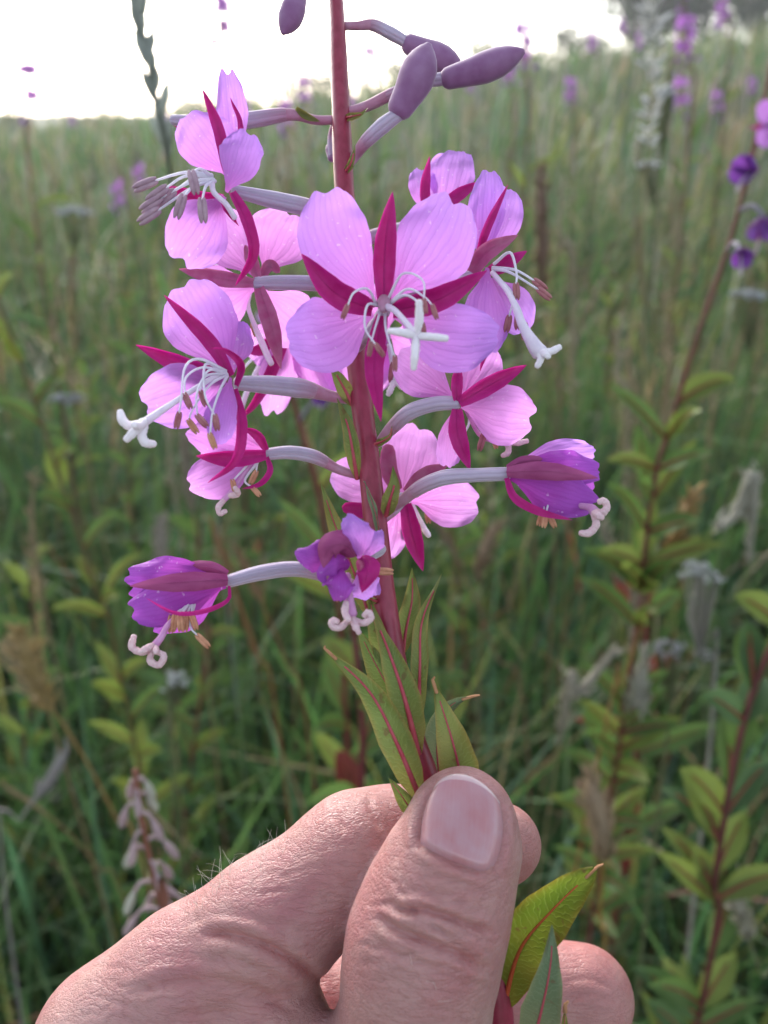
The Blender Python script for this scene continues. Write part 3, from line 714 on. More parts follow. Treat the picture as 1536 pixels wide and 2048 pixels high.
class Flower:
    n = 0
    def __init__(self, d0, cx, cy, label=None, name='flower', pm='petal', sm='sepal'):
        self.d0 = d0; Flower.n += 1
        self.seed = Flower.n * 31
        self.e = empty(name, P(cx, cy, d0 / 1000), plant)
        if label: self.e['label'] = label
        self.pm, self.sm = M[pm], M[sm]
    def ovary(self, pts, w, ped=.35, mats=None):
        """seed-pod stalk: pts from the flower to the stem, w = widths in pixels along it"""
        q, d = PX(pts, self.d0); c = spline(q, 30)
        dd = depth_of(c); t = np.linspace(0, 1, 30)
        r = px2m(np.interp(t, np.linspace(0, 1, len(w)), w), dd) / 2
        k = int(30 * (1 - ped))
        if ped > 0:
            g = Geo(); g.tube(c[k - 2:], r[k - 2:] * .97, 12); obj('pedicel', g, M['pedicel'], self.e)
        else: k = 30
        g = Geo(); n0 = len(c[:k])
        # faintly ribbed pod
        g.tube(c[:k], r[:k], 16)
        obj('ovary', g, mats or M['ovary'], self.e)
    def petal(self, b, t, w, bow=0.0, cup=.15, roll=0.0, wav=.55, notch=.06, mid=None, mt=None, n=20, nu=21):
        """b, t: claw and tip (px, py, mm); w: full width in px; bow in mm towards the camera"""
        self.seed += 1
        r = np.random.default_rng(self.seed)
        pts, d = PX([b, t] if mid is None else [b, mid, t], self.d0)
        c = spline(pts, n)
        tt = np.linspace(0, 1, n)
        face = nrmz(CAMP - c)
        c = c + face * (bow / 1000 * 4 * tt * (1 - tt))[:, None]
        L = np.linalg.norm(pts[-1] - pts[0])
        T = nrmz(np.gradient(c, axis=0)); S = nrmz(np.cross(T, face)); Nn = np.cross(S, T)
        rl = math.radians(roll)
        S, Nn = S * math.cos(rl) + Nn * math.sin(rl), Nn * math.cos(rl) - S * math.sin(rl)
        hw = px2m(np.interp(tt, PET_T, PET_W) * w / 2, d.mean())
        s = np.linspace(-1, 1, nu)
        off = r.uniform(-.12, .12)
        scal = .010 * np.sin(s * 5 + r.uniform(0, 6)) + .005 * np.sin(s * 13 + r.uniform(0, 6)) + .002 * r.normal(size=nu)
        yend = 1 - .142 * s ** 2 - notch * r.uniform(.5, 1.3) * np.exp(-((s - off) / .26) ** 2) + scal
        ph = r.uniform(0, 6.28, 6)
        V = np.zeros((n, nu, 3))
        for j in range(nu):
            ty = tt * yend[j]
            cc = np.stack([np.interp(ty, tt, c[:, k]) for k in range(3)], 1)
            SS = np.stack([np.interp(ty, tt, S[:, k]) for k in range(3)], 1)
            NN = np.stack([np.interp(ty, tt, Nn[:, k]) for k in range(3)], 1)
            asym = 1 + .06 * np.sin(5 * tt + ph[4]) * np.sign(s[j]) + .012 * np.sin(23 * tt + ph[5])
            z = cup * s[j] ** 2 * hw + (wav / 1000) * (np.sin(7 * tt + ph[0]) * math.sin(2.4 * s[j] + ph[1]) + .6 * np.sin(15 * tt + ph[2]) * math.sin(5 * s[j] + ph[3])) * (.2 + s[j] ** 2) * tt
            z += .00016 * np.sin(26 * tt + 9 * s[j] + ph[2]) * np.sin(11 * s[j] + ph[0]) * np.clip((tt - .45) * 2, 0, 1)     # crinkled rim
            z += .00018 * math.cos(s[j] * 13) * tt * (1.1 - tt)            # shallow pleats along the veins
            V[:, j] = cc + SS * (hw * s[j] * asym)[:, None] + NN * z[:, None]
        g = Geo(); g.grid(V)
        return obj('petal', g, mt or self.pm, self.e)
    def sepal(self, pts, w, roll=0.0, cup=.5, mt=None, blunt=False):
        q, d = PX(pts, self.d0); n = 18
        c = spline(q, n); t = np.linspace(0, 1, n)
        pr = np.interp(t, [0, .12, .35, .6, .82, .94, 1], [.55, .75, 1, .92, .52, .22, .03] if not blunt else [.6, .8, 1, 1, .85, .6, .1])
        hw = px2m(pr * w / 2, depth_of(c))
        g = Geo()
        th = .00016
        face = nrmz(CAMP - c)
        g.ribbon(c + face * th, hw, face, 7, cup, roll=math.radians(roll), wav=.00010, seed=self.seed)
        g.ribbon(c - face * th, hw * .96, face, 7, cup, roll=math.radians(roll), wav=.00010, seed=self.seed)
        self.seed += 1
        g.tube(c[:15] + face[:15] * (th * 1.2), px2m(np.linspace(w * .10, w * .03, 15), depth_of(c[:15])) / 2, 6, cap=False, flat=.5)
        return obj('sepal', g, mt or self.sm, self.e)
    def stamen(self, pts, al=34, aw=14, am='anther', fw=6.0, adir=None):
        """filament along pts; the anther sits on its end"""
        q, d = PX(pts, self.d0); c = spline(q, 16)
        g = Geo()
        g.tube(c, px2m(np.linspace(fw, fw * .55, 16), depth_of(c)) / 2, 7, 0)
        e = c[-1]; dirn = nrmz(c[-1] - c[-2])
        if adir is not None:
            a2, _ = PX([(pts[-1][0] + adir[0], pts[-1][1] + adir[1], (pts[-1][2] if len(pts[-1]) > 2 else 0) + (adir[2] if len(adir) > 2 else 0))], self.d0)
            dirn = nrmz(a2[0] - e)
        L = px2m(al, d[-1]); W = px2m(aw, d[-1])
        k = np.linspace(0, 1, 9)
        ax = e + dirn * (L * (k - .12))[:, None] + nrmz(CAMP - e) * (.08 * L * np.sin(k * 3.1))[:, None]
        pr = np.array([.45, .8, .95, 1, 1, 1, .95, .75, .35]) * W / 2
        side = nrmz(np.cross(dirn, CAMP - e))
        for sgn in (-1, 1):      # two lobes with a groove between
            g.tube(ax + side * (sgn * W * .22), pr * .62, 7, 1)
        return obj('stamen', g, [M['filament'], M[am]], self.e)
    def style(self, pts, w, lobes=(), lw=16, sm='style', gm='stigma'):
        q, d = PX(pts, self.d0); c = spline(q, 20)
        g = Geo()
        ww = np.interp(np.linspace(0, 1, 20), np.linspace(0, 1, len(w)), w) if np.ndim(w) else np.linspace(w, w * 1.1, 20)
        g.tube(c, px2m(ww, depth_of(c)) / 2, 9, 0)
        rr = np.random.default_rng(self.seed)
        for l in lobes:
            q, d = PX(l, self.d0); cl = spline(q, 16)
            r = px2m(np.interp(np.linspace(0, 1, 16), [0, .3, .8, 1], [lw * .8, lw, lw * .95, lw * .75]), depth_of(cl)) / 2
            r = r * (1 + .06 * rr.normal(size=16))
            g.tube(cl, r, 10, 1)
        return obj('style', g, [M[sm], M[gm]], self.e)

# ---- full-face flower in the middle
f = Flower(110, 765, 612, 'wide open flower seen full face with white cross-shaped stigma')
f.ovary([(768, 622, 2), (752, 650, 6), (728, 680, 12), (708, 705, 15.5)], [26, 30, 26, 17], .3)
f.petal((752, 602, 1.6), (652, 370, -3), 146, bow=1.2, cup=-.12, mid=(672, 478, -.6))
f.petal((782, 600, 1.6), (915, 390, -2), 162, bow=1.0, cup=-.10, mid=(872, 478, -.2))
f.petal((746, 628, 1.6), (570, 676, -4), 152, mid=(650, 668, -1), bow=-1.0, cup=.10)
f.petal((790, 632, 1.6), (1002, 672, -4), 140, mid=(890, 670, -1), bow=-1.2, cup=.12)
f.sepal([(768, 605, .3), (770, 500, -1.0), (785, 384, -2)], 46)
f.sepal([(745, 618, .3), (670, 585, -2.2), (603, 508, -4)], 52)
f.sepal([(785, 622, .3), (880, 597, -2.0), (974, 541, -4)], 50)
f.sepal([(764, 632, .5), (748, 730, -1), (762, 843, -2)], 40)
f.style([(768, 612, 0), (788, 620, -5), (812, 645, -9), (832, 672, -11)], [17, 13, 12, 15],
        [[(832, 672, -11), (838, 640, -12.5), (838, 602, -13.5)], [(832, 672, -11), (865, 674, -12.5), (894, 677, -12.5)],
         [(832, 672, -11), (830, 705, -12.5), (827, 738, -12)], [(832, 672, -11), (804, 665, -12.5), (778, 662, -12)]], 17)
for pts, ad in [([(752, 608, 0), (735, 578, -4), (708, 585, -7), (695, 612, -8)], (-8, 20)),
                ([(758, 612, 0), (735, 610, -3), (730, 655, -6), (752, 690, -8)], (14, 20)),
                ([(762, 618, 0), (752, 650, -4), (742, 685, -6)], (-4, 26)),
                ([(775, 600, 0), (805, 548, -4), (845, 560, -7), (848, 600, -8)], (3, 20)),
                ([(780, 606, 0), (815, 578, -3), (850, 595, -6), (865, 612, -8)], (9, 26)),
                ([(778, 610, 0), (810, 590, -3), (842, 612, -5), (846, 650, -7)], (2, 24)),
                ([(770, 622, 0), (772, 660, -4), (784, 700, -6), (790, 715, -7)], (0, 24))]:
    f.stamen(pts, 32, 11, 'anther_red', 6.5, ad)
g = Geo(); cc, _ = PX([(768, 600, 1), (768, 614, -1.5), (767, 620, -2.5)], 110); g.tube(spline(cc, 6), px2m([30, 30, 28, 24, 20, 12], .11) / 2, 14)
obj('disc', g, M['pedicel'], f.e)

# ---- young flower, upper left, long unopened anthers
f = Flower(118, 470, 385, 'young flower with a fan of plump mauve anthers')
f.ovary([(468, 382, 1), (530, 396, 3), (610, 414, 7), (670, 432, 11)], [24, 34, 36, 20], .2)
f.petal((458, 352, 2), (372, 226, -1), 116, bow=1, cup=-.15)
f.petal((452, 384, -1), (497, 258, -6), 92, bow=2.5, cup=-.30, roll=18)
f.petal((448, 392, 0), (352, 528, -2), 125, bow=1, cup=.15, notch=.10)
f.petal((470, 350, 6), (452, 132, 4), 68, bow=1, cup=-.2, roll=20)
f.sepal([(453, 345, 0), (438, 262, -2), (405, 178, -3)], 24)
f.sepal([(482, 300, 3), (482, 245, 2), (461, 196, 1)], 14, roll=35)
f.sepal([(464, 385, -1), (492, 440, -3), (505, 510, -3), (470, 572, -1)], 27, roll=20)
f.sepal([(448, 398, 1), (395, 398, 0), (325, 372, -1)], 32)
f.sepal([(440, 392, -2), (452, 420, -2), (478, 452, 1)], 13, roll=30)
for pts, ad in [([(424, 350, -2), (370, 345, -4), (308, 362, -6)], (-34, 14)), ([(424, 356, -2), (372, 352, -4), (330, 377, -6)], (-34, 24)),
                ([(426, 358, -2), (380, 365, -4), (318, 398, -6)], (-34, 22)), ([(426, 362, -2), (385, 375, -4), (314, 422, -6)], (-34, 22)),
                ([(428, 362, -2), (390, 372, -4), (366, 395, -7)], (-14, 44)), ([(430, 362, -2), (412, 372, -5), (404, 402, -8)], (3, 40)),
                ([(424, 352, -2), (400, 338, -6), (383, 346, -9)], (9, 40)), ([(428, 360, -2), (398, 350, -3), (345, 385, -5)], (-30, 24))]:
    f.stamen(pts, 50, 19, 'anther', 8, ad)
f.style([(424, 362, -2), (428, 385, -5), (452, 408, -5), (470, 436, -4)], [12, 11, 11, 12], [], 14)

# ---- pod stalk that runs behind the young flower to a flower hidden by it
f = Flower(131, 350, 240, 'flower mostly hidden behind the young flower')
f.ovary([(345, 240, -2), (420, 246, -2), (500, 240, -1), (580, 229, 0), (630, 240, 1), (668, 240, 1)], [20, 30, 34, 30, 20, 18], .3)
f.sepal([(592, 216, -1), (612, 232, 0), (640, 243, .5)], 14, mt=M['leaf'])
f.sepal([(350, 238, 0), (356, 246, 2), (380, 262, 4)], 18)
f.petal((352, 240, 1), (400, 262, 5), 40)

# ---- flower seen from behind, left of the stem
f = Flower(124, 512, 562, 'flower seen from behind with pale grey pod stalk pointing at the stem', pm='petal_back', sm='sepal_out')
f.ovary([(512, 566, 0), (565, 565, -.5), (640, 568, 0), (700, 580, 1.5)], [26, 30, 30, 20], .2)
f.petal((512, 552, 1), (420, 430, 4), 108, bow=-1)
f.petal((526, 545, 1), (588, 425, 4), 128, bow=-1)
f.petal((508, 576, 1), (395, 605, 4), 120, bow=-1, cup=-.2)
f.petal((520, 578, 1), (612, 680, 5), 120, bow=-1)
f.sepal([(508, 566, -.6), (435, 556, 0), (358, 538, 1)], 32)
f.sepal([(516, 558, -.5), (506, 528, 0), (490, 490, 2)], 26)
f.sepal([(522, 556, 0), (540, 530, 1), (560, 545, 1)], 22, blunt=True)
f.sepal([(518, 576, -.6), (542, 650, -1), (562, 738, 1)], 36)
f.style([(500, 585, 4), (498, 620, 6), (530, 700, 8), (543, 728, 8)], [8, 9, 14, 12])
f.stamen([(500, 580, 3), (492, 605, 5), (505, 650, 7)], 28, 10, 'anther_old', 7)
f.stamen([(505, 575, 3), (470, 528, 6), (430, 530, 8)], 26, 10, 'anther_old', 7)

# ---- flower further back, left of the stem
f = Flower(140, 590, 640, 'flower half hidden behind the full-face flower', pm='petal_back')
f.ovary([(585, 640, 0), (640, 660, -4), (705, 680, -12)], [26, 28, 18], .3)
f.petal((580, 640, 0), (540, 835, 3), 85, bow=1, roll=25)
f.petal((570, 650, 1), (500, 720, 3), 90)
f.petal((590, 630, 0), (668, 790, 2), 95, bow=1)
f.petal((600, 640, 2), (700, 800, 4), 70)
f.sepal([(575, 650, -1), (520, 700, 0), (480, 690, 1)], 26)
f.sepal([(580, 660, -1), (520, 790, -1), (480, 840, 0)], 24)
f.style([(560, 650, 3), (500, 770, 4), (478, 830, 4)], [10, 10, 12])
f.stamen([(575, 650, 3), (480, 745, 4), (470, 790, 4)], 26, 10, 'anther_old', 7)
f.stamen([(600, 660, 3), (640, 760, 4)], 26, 10, 'anther_old', 7)

# ---- flower facing left, below the young one
f = Flower(115, 470, 762, 'flower in profile with long white style and curled stigma')
f.ovary([(474, 766, 1), (540, 770, 3), (610, 778, 6), (660, 792, 9), (702, 800, 11)], [28, 38, 40, 26, 18], .35)
f.petal((460, 748, 1), (362, 562, 2), 150, bow=-1.4, cup=.15, notch=.12)
f.petal((452, 762, 0), (282, 812, -3), 128, bow=1, cup=.10)
f.petal((462, 755, -3), (438, 892, -6), 68, bow=2.5, cup=-.35, roll=18)
f.petal((466, 745, 3), (470, 640, 7), 80, bow=0)
f.sepal([(462, 752, -.8), (418, 682, -2), (328, 590, -3)], 30)
f.sepal([(455, 756, .8), (380, 738, -1), (272, 690, -3)], 40)
f.sepal([(474, 772, -2), (484, 730, -5), (455, 702, -6), (420, 695, -6)], 18, roll=30)
f.sepal([(468, 778, -2), (482, 850, -4), (470, 920, -5), (415, 966, -6)], 24, roll=20)
f.style([(445, 745, -2), (405, 768, -6), (340, 810, -9), (288, 845, -11)], [11, 11, 12, 18],
        [[(290, 845, -11), (262, 852, -12), (246, 842, -13), (240, 822, -13)], [(290, 842, -11), (278, 852, -13), (268, 850, -15)],
         [(290, 848, -11), (270, 862, -13), (252, 880, -13)], [(290, 850, -11), (284, 872, -12), (292, 886, -12), (308, 888, -11)]], 19)
for pts, ad in [([(452, 742, -2), (400, 718, -5), (370, 735, -8), (362, 800, -9), (358, 828, -9)], (-6, 30)),
                ([(452, 745, -2), (405, 735, -5), (372, 755, -7), (370, 790, -8)], (10, 24)),
                ([(452, 748, -2), (420, 740, -5), (404, 762, -7), (402, 785, -8)], (10, 26)),
                ([(454, 748, -2), (412, 752, -6), (393, 790, -9), (395, 832, -9)], (20, 22)),
                ([(454, 750, -2), (420, 770, -5), (385, 820, -7), (378, 842, -8)], (18, 26)),
                ([(455, 752, -2), (440, 780, -6), (425, 825, -9), (420, 870, -10)], (12, 32)),
                ([(455, 750, -2), (412, 728, -4), (410, 790, -9), (430, 832, -9)], (4, 24))]:
    f.stamen(pts, 34, 13, 'anther_old' if pts[-1][1] > 835 else 'anther_red', 6.5, ad)

# ---- half closed flower below it
f = Flower(118, 532, 908, 'half closed pink flower under the profile flower')
f.pm = M['petal_back']
f.ovary([(530, 909, 0), (580, 905, 1), (630, 914, 3), (675, 938, 5), (718, 952, 6)], [24, 28, 28, 20, 16], .35)
f.petal((528, 898, 1), (372, 858, 2), 92, bow=1, cup=-.2)
f.petal((522, 918, 0), (372, 972, -2), 96, bow=1, cup=-.15)
f.petal((525, 905, 3), (400, 900, 5), 100)
f.sepal([(532, 910, -1.4), (460, 918, -3), (392, 912, -3)], 34)
f.sepal([(534, 900, -.5), (518, 872, -1), (488, 855, 0)], 22, roll=25)
f.sepal([(534, 914, -.5), (540, 942, -2), (520, 968, -3), (484, 978, -3)], 13)
f.style([(500, 930, -1), (462, 985, -3), (448, 1000, -3), (440, 1010, -3)], [10, 9, 11, 12],
        [[(455, 992, -3), (475, 988, -4), (470, 975, -5)], [(448, 1000, -3), (437, 1014, -4), (440, 1026, -4), (452, 1022, -4)]], 13, 'style_pink', 'stigma_pink')
f.stamen([(500, 925, -1), (465, 962, -3)], 28, 11, 'anther_old', 6, (6, 26)); f.stamen([(515, 925, -1), (490, 960, -2), (505, 975, -3)], 26, 11, 'anther_old', 7, (18, 20))
f.stamen([(515, 920, -1), (512, 945, -2)], 30, 12, 'anther_old', 6, (-10, 20))

# ---- closed wilting flower, lower left
f = Flower(113, 455, 1162, 'closed wilting purple flower drooping stamens, lowest on its side', pm='petal_wilt')
f.ovary([(455, 1163, 0), (520, 1146, 1), (585, 1138, 3), (640, 1148, 6), (700, 1172, 8), (752, 1190, 9.5)], [26, 32, 32, 28, 20, 16], .35)
f.petal((450, 1152, 1), (248, 1150, 2), 74, bow=2, cup=-.35, wav=1.1)
f.petal((448, 1160, 2), (250, 1172, 4), 100, bow=1, cup=-.2)
f.petal((452, 1172, 0), (252, 1222, -1), 98, bow=1.5, cup=-.45, wav=1.2)
f.petal((448, 1170, 3), (300, 1255, 4), 90, bow=1, cup=-.3)
f.sepal([(456, 1160, -1.6), (370, 1164, -4.5), (260, 1172, -5)], 40, cup=-.35, mt=M['sepal_wilt'])
f.sepal([(455, 1148, 0), (420, 1135, 0), (350, 1130, 1)], 26, cup=-.5, mt=M['sepal_wilt'])
f.sepal([(458, 1172, -.8), (456, 1200, -2), (410, 1222, -4), (350, 1226, -5), (292, 1196, -4.5)], 10, cup=.2)
f.style([(380, 1215, -1), (340, 1245, -3), (322, 1275, -4), (310, 1290, -4)], [11, 10, 13, 16],
        [[(308, 1292, -4), (284, 1304, -5), (264, 1294, -5), (268, 1272, -5)], [(308, 1290, -4), (292, 1298, -6), (280, 1305, -6)],
         [(308, 1294, -4), (300, 1320, -5), (318, 1330, -5), (328, 1312, -5), (316, 1304, -5)], [(310, 1294, -4), (312, 1304, -6)]], 15, 'style_pink', 'stigma_pink')
for pts, ad in [([(380, 1205, -1), (350, 1232, -3)], (-4, 30)), ([(380, 1205, -1), (360, 1232, -4)], (2, 40)), ([(384, 1205, -1), (372, 1232, -3)], (-2, 34)),
                ([(390, 1205, -1), (380, 1250, -3), (396, 1272, -4)], (20, 20)), ([(385, 1205, -1), (383, 1230, -3)], (6, 18)), ([(378, 1205, -1), (342, 1235, -2)], (0, 26))]:
    f.stamen(pts, 36, 13, 'anther_old', 6, ad)

# ---- crumpled flower in front of the stem
f = Flower(108, 690, 1130, 'crumpled violet flower hanging in front of the stem', pm='petal_wilt')
f.ovary([(735, 1108, 3), (752, 1100, 6), (762, 1098, 10)], [34, 32, 22], 0)
f.ovary([(700, 1165, 9), (722, 1180, 11), (748, 1188, 13)], [18, 18, 15], .5, M['pedicel'])
f.petal((720, 1125, 0), (690, 1032, -4), 74, bow=3, cup=-.6, wav=1.1, mt=M['petal'], roll=25)
f.petal((728, 1120, 2), (752, 1058, 0), 60, bow=2, cup=-.5, wav=.9, mt=M['petal'])
f.petal((690, 1120, 0), (590, 1100, -3), 66, bow=2, cup=-.7, wav=1.2, roll=-15)
f.petal((680, 1125, -2), (678, 1206, -4), 66, bow=3, cup=-.8, wav=1.0)
f.petal((715, 1140, 3), (742, 1200, 3), 70, bow=1, cup=-.5, wav=.8, mt=M['petal'])
f.sepal([(712, 1112, -2), (690, 1090, -5), (656, 1096, -6), (648, 1140, -5)], 58, cup=-.7, mt=M['sepal_wilt'])
f.sepal([(722, 1112, -1), (735, 1140, -4), (724, 1185, -4)], 52, cup=-.5)
f.sepal([(700, 1130, -2), (672, 1128, -5), (645, 1150, -5), (655, 1172, -4)], 40, cup=-.5, mt=M['petal_wilt'])
f.sepal([(690, 1110, -1), (660, 1112, -3), (632, 1112, -3)], 24, cup=-.6)
f.style([(695, 1150, -1), (698, 1195, -3), (703, 1230, -4)], [14, 17, 24],
        [[(692, 1205, -4), (690, 1225, -5), (698, 1242, -6)], [(700, 1238, -4), (680, 1255, -5), (664, 1252, -5), (666, 1240, -5), (676, 1244, -5)],
         [(705, 1238, -4), (725, 1246, -5), (742, 1236, -5), (736, 1224, -5), (728, 1232, -5)], [(704, 1235, -4), (712, 1255, -6), (718, 1266, -6)]], 15, 'style_pink', 'stigma_pink')
f.stamen([(680, 1150, -1), (672, 1172, -3)], 36, 15, 'anther_old', 6, (6, 30)); f.stamen([(690, 1150, 0), (682, 1175, -2)], 30, 14, 'anther_old', 6, (4, 30))
f.stamen([(735, 1140, 2), (748, 1142, 2)], 44, 15, 'anther_old', 6, (40, 2))

# ---- closed flower on the other side of the stem
f = Flower(114, 1015, 948, 'closed purple flower pointing away from the stem on a grey stalk', pm='petal_wilt')
f.ovary([(1014, 948, 0), (960, 950, 0), (890, 955, 2), (840, 975, 4), (800, 1005, 7), (772, 1024, 8.5)], [28, 28, 32, 30, 24, 18], .28)
f.petal((1022, 935, 1), (1205, 938, 1), 76, bow=2, cup=-.4, wav=1.2, mt=M['petal_wilt'])
f.petal((1030, 925, 3), (1195, 905, 4), 70, bow=1, cup=-.3, mt=M['petal'])
f.petal((1018, 955, 0), (1196, 1010, -1), 96, bow=2, cup=-.35, wav=1.2)
f.petal((1022, 955, 4), (1190, 985, 5), 96)
f.sepal([(1013, 944, -1.6), (1090, 942, -4.5), (1196, 956, -4)], 38, cup=-.35, mt=M['sepal_wilt'])
f.sepal([(1014, 936, -.5), (1050, 922, -1), (1105, 920, 0)], 22, cup=-.5, mt=M['sepal_wilt'])
f.sepal([(1013, 956, -.8), (1030, 996, -2), (1080, 1024, -3.5), (1145, 1040, -3)], 18, cup=.2)
f.style([(1150, 1010, -1), (1180, 1015, -3), (1190, 1025, -4)], [12, 14, 22],
        [[(1188, 1022, -4), (1204, 1026, -5), (1214, 1014, -5), (1208, 1002, -5), (1198, 1004, -5)], [(1188, 1028, -4), (1192, 1050, -5), (1178, 1066, -5), (1160, 1066, -5)],
         [(1188, 1026, -5), (1198, 1032, -7), (1204, 1036, -7)]], 16, 'style_pink', 'stigma_pink')
for pts, ad in [([(1095, 990, 0), (1086, 1025, -2)], (-8, 22)), ([(1100, 990, 0), (1092, 1028, -3)], (-6, 34)), ([(1105, 995, 0), (1098, 1030, -1)], (10, 20))]:
    f.stamen(pts, 32, 12, 'anther_old', 6, ad)

# ---- flower seen from behind, on the arching stalk
f = Flower(117, 916, 805, 'open flower turned away with arching grey pod stalk', pm='petal_back')
f.ovary([(914, 806, 0), (870, 808, 0), (820, 824, 2), (785, 855, 5), (756, 888, 7.5)], [28, 30, 32, 28, 18], .28)
f.petal((922, 812, 1), (1072, 838, 2), 122, bow=1, cup=.1, notch=.09)
f.petal((908, 796, 1), (790, 708, 4), 96, bow=-1)
f.petal((925, 795, 2), (985, 690, 5), 88, bow=-1)
f.petal((908, 818, 1), (893, 938, 3), 58, bow=1, roll=15)
f.sepal([(914, 802, -.8), (914, 765, -1), (918, 730, 0)], 24)
f.sepal([(918, 806, -.8), (980, 770, -1), (1053, 730, 0)], 36)
f.sepal([(914, 818, -.8), (916, 870, -1), (940, 940, 0)], 36)
f.sepal([(905, 806, 1), (890, 802, 3), (875, 790, 5)], 20)
f.style([(930, 815, 3), (960, 870, 5), (1000, 885, 5)], [9, 9, 10], [[(1000, 880, 5), (1015, 888, 4), (1016, 905, 4), (1004, 912, 4)], [(1000, 880, 5), (1030, 886, 4), (1055, 882, 4)]], 13, 'style_pink', 'stigma_pink')
f.stamen([(935, 812, 3), (938, 845, 4), (926, 872, 4)], 28, 11, 'anther_old', 7, (-2, 22)); f.stamen([(940, 812, 3), (958, 840, 4), (968, 868, 4)], 40, 13, 'anther_red', 8, (-10, 34))
f.stamen([(925, 800, 3), (965, 790, 3), (978, 798, 3)], 20, 10, 'anther_old', 7); f.stamen([(940, 815, 3), (975, 840, 5), (988, 875, 4)], 26, 11, 'anther_old', 7, (3, 15))

# ---- flower seen from behind, behind the stem
f = Flower(129, 805, 995, 'rose flower opening away behind the stem', pm='petal_back', sm='sepal_out')
f.ovary([(805, 996, 0), (785, 1020, -2), (766, 1040, -4)], [28, 26, 18], .3)
f.petal((805, 985, 1), (838, 848, 3), 122, bow=-1)
f.petal((822, 1002, 1), (962, 1010, 3), 104, bow=-1)
f.petal((785, 985, 1), (662, 940, 4), 100, bow=-1)
f.petal((798, 1010, 2), (762, 1120, 4), 72, bow=-1)
f.sepal([(812, 1008, -.8), (825, 1070, -1), (846, 1142, 0)], 38, mt=M['sepal'])
f.sepal([(790, 1008, -.6), (740, 1022, -1), (684, 1014, 0)], 32, blunt=True, mt=M['sepal'])
f.sepal([(812, 985, -.6), (850, 950, -1), (896, 930, 0)], 32)
f.sepal([(795, 980, -.6), (778, 940, -1), (776, 888, 0)], 34, blunt=True)
f.style([(820, 1000, 3), (840, 1040, 5), (850, 1060, 5)], [9, 9, 12], [[(848, 1058, 5), (858, 1072, 4)]], 13)
f.stamen([(825, 1000, 3), (855, 1015, 4)], 36, 13, 'anther_old', 7, (2, 30)); f.stamen([(810, 1010, 3), (806, 1050, 4)], 30, 14, 'anther_old', 7, (2, 26))
f.stamen([(820, 1010, 3), (835, 1050, 4)], 30, 12, 'anther_old', 7, (4, 24))

# ---- upper flower behind the full-face one
f = Flower(130, 868, 440, 'flower peeping above the full-face flower')
f.ovary([(868, 442, 0), (800, 460, 0), (740, 475, 0), (695, 500, -2)], [26, 30, 28, 18], .25)
f.petal((885, 425, 1), (915, 298, 2), 96, bow=1, roll=10)
f.petal((852, 430, 1), (838, 335, 2), 60, bow=1, roll=-20)
f.petal((880, 445, 1), (960, 470, 2), 80)
f.petal((860, 450, 2), (820, 520, 2), 80)
f.sepal([(856, 435, -1), (850, 380, -2), (859, 313, -2)], 21)
f.sepal([(878, 430, -1), (910, 395, -2), (960, 363, -2)], 26)
f.sepal([(870, 450, -1), (900, 500, -2), (930, 540, -2)], 26); f.sepal([(860, 450, -1), (830, 480, -2), (800, 520, -2)], 26)

# ---- flower facing away to the side with hanging style
f = Flower(119, 965, 545, 'flower with trumpet style hanging beside the full-face flower')
f.ovary([(955, 548, 2), (900, 566, 6), (820, 585, 9), (715, 610, 8)], [28, 32, 34, 20], .2)
f.petal((962, 530, 1), (976, 334, 0), 78, bow=1.2, cup=-.15, roll=15)
f.petal((970, 528, 2), (1020, 372, 2), 88, bow=1, cup=-.1)
f.petal((975, 535, -3), (975, 712, -5), 96, bow=2, cup=-.3, roll=15)
f.petal((985, 555, 1), (1052, 664, -1), 92, bow=1, cup=.1)
f.sepal([(952, 525, -1.5), (975, 455, -3), (1016, 369, -4)], 17)
f.sepal([(944, 545, -2), (972, 505, -5), (1036, 470, -6)], 36, mt=M['sepal_out'])
f.sepal([(975, 545, -1), (1010, 528, -2), (1054, 502, -3)], 30)
f.sepal([(965, 560, 0), (985, 640, -2), (960, 742, -3)], 26)
f.style([(985, 545, -3), (1020, 590, -7), (1045, 650, -9), (1068, 690, -10), (1080, 705, -10)], [11, 11, 13, 20, 34],
        [[(1076, 700, -10), (1098, 704, -11), (1120, 694, -11)], [(1074, 700, -10), (1082, 715, -11), (1074, 734, -11)], [(1080, 702, -10), (1092, 710, -12), (1098, 714, -12)]], 15)
for pts, ad in [([(985, 535, -3), (1030, 540, -5), (1070, 562, -6)], (18, 14)), ([(985, 538, -3), (1020, 545, -5), (1078, 580, -7)], (26, 20)),
                ([(988, 528, -3), (1020, 505, -5), (1033, 545, -6), (1032, 570, -7)], (2, 30)), ([(990, 550, -3), (1030, 600, -5), (1036, 630, -6)], (-1, 32)),
                ([(990, 550, -3), (1025, 590, -4), (1018, 635, -5)], (-6, 30)), ([(990, 552, -3), (1035, 610, -4), (1050, 650, -5)], (-2, 34))]:
    f.stamen(pts, 34, 14, 'anther_red', 7, ad)

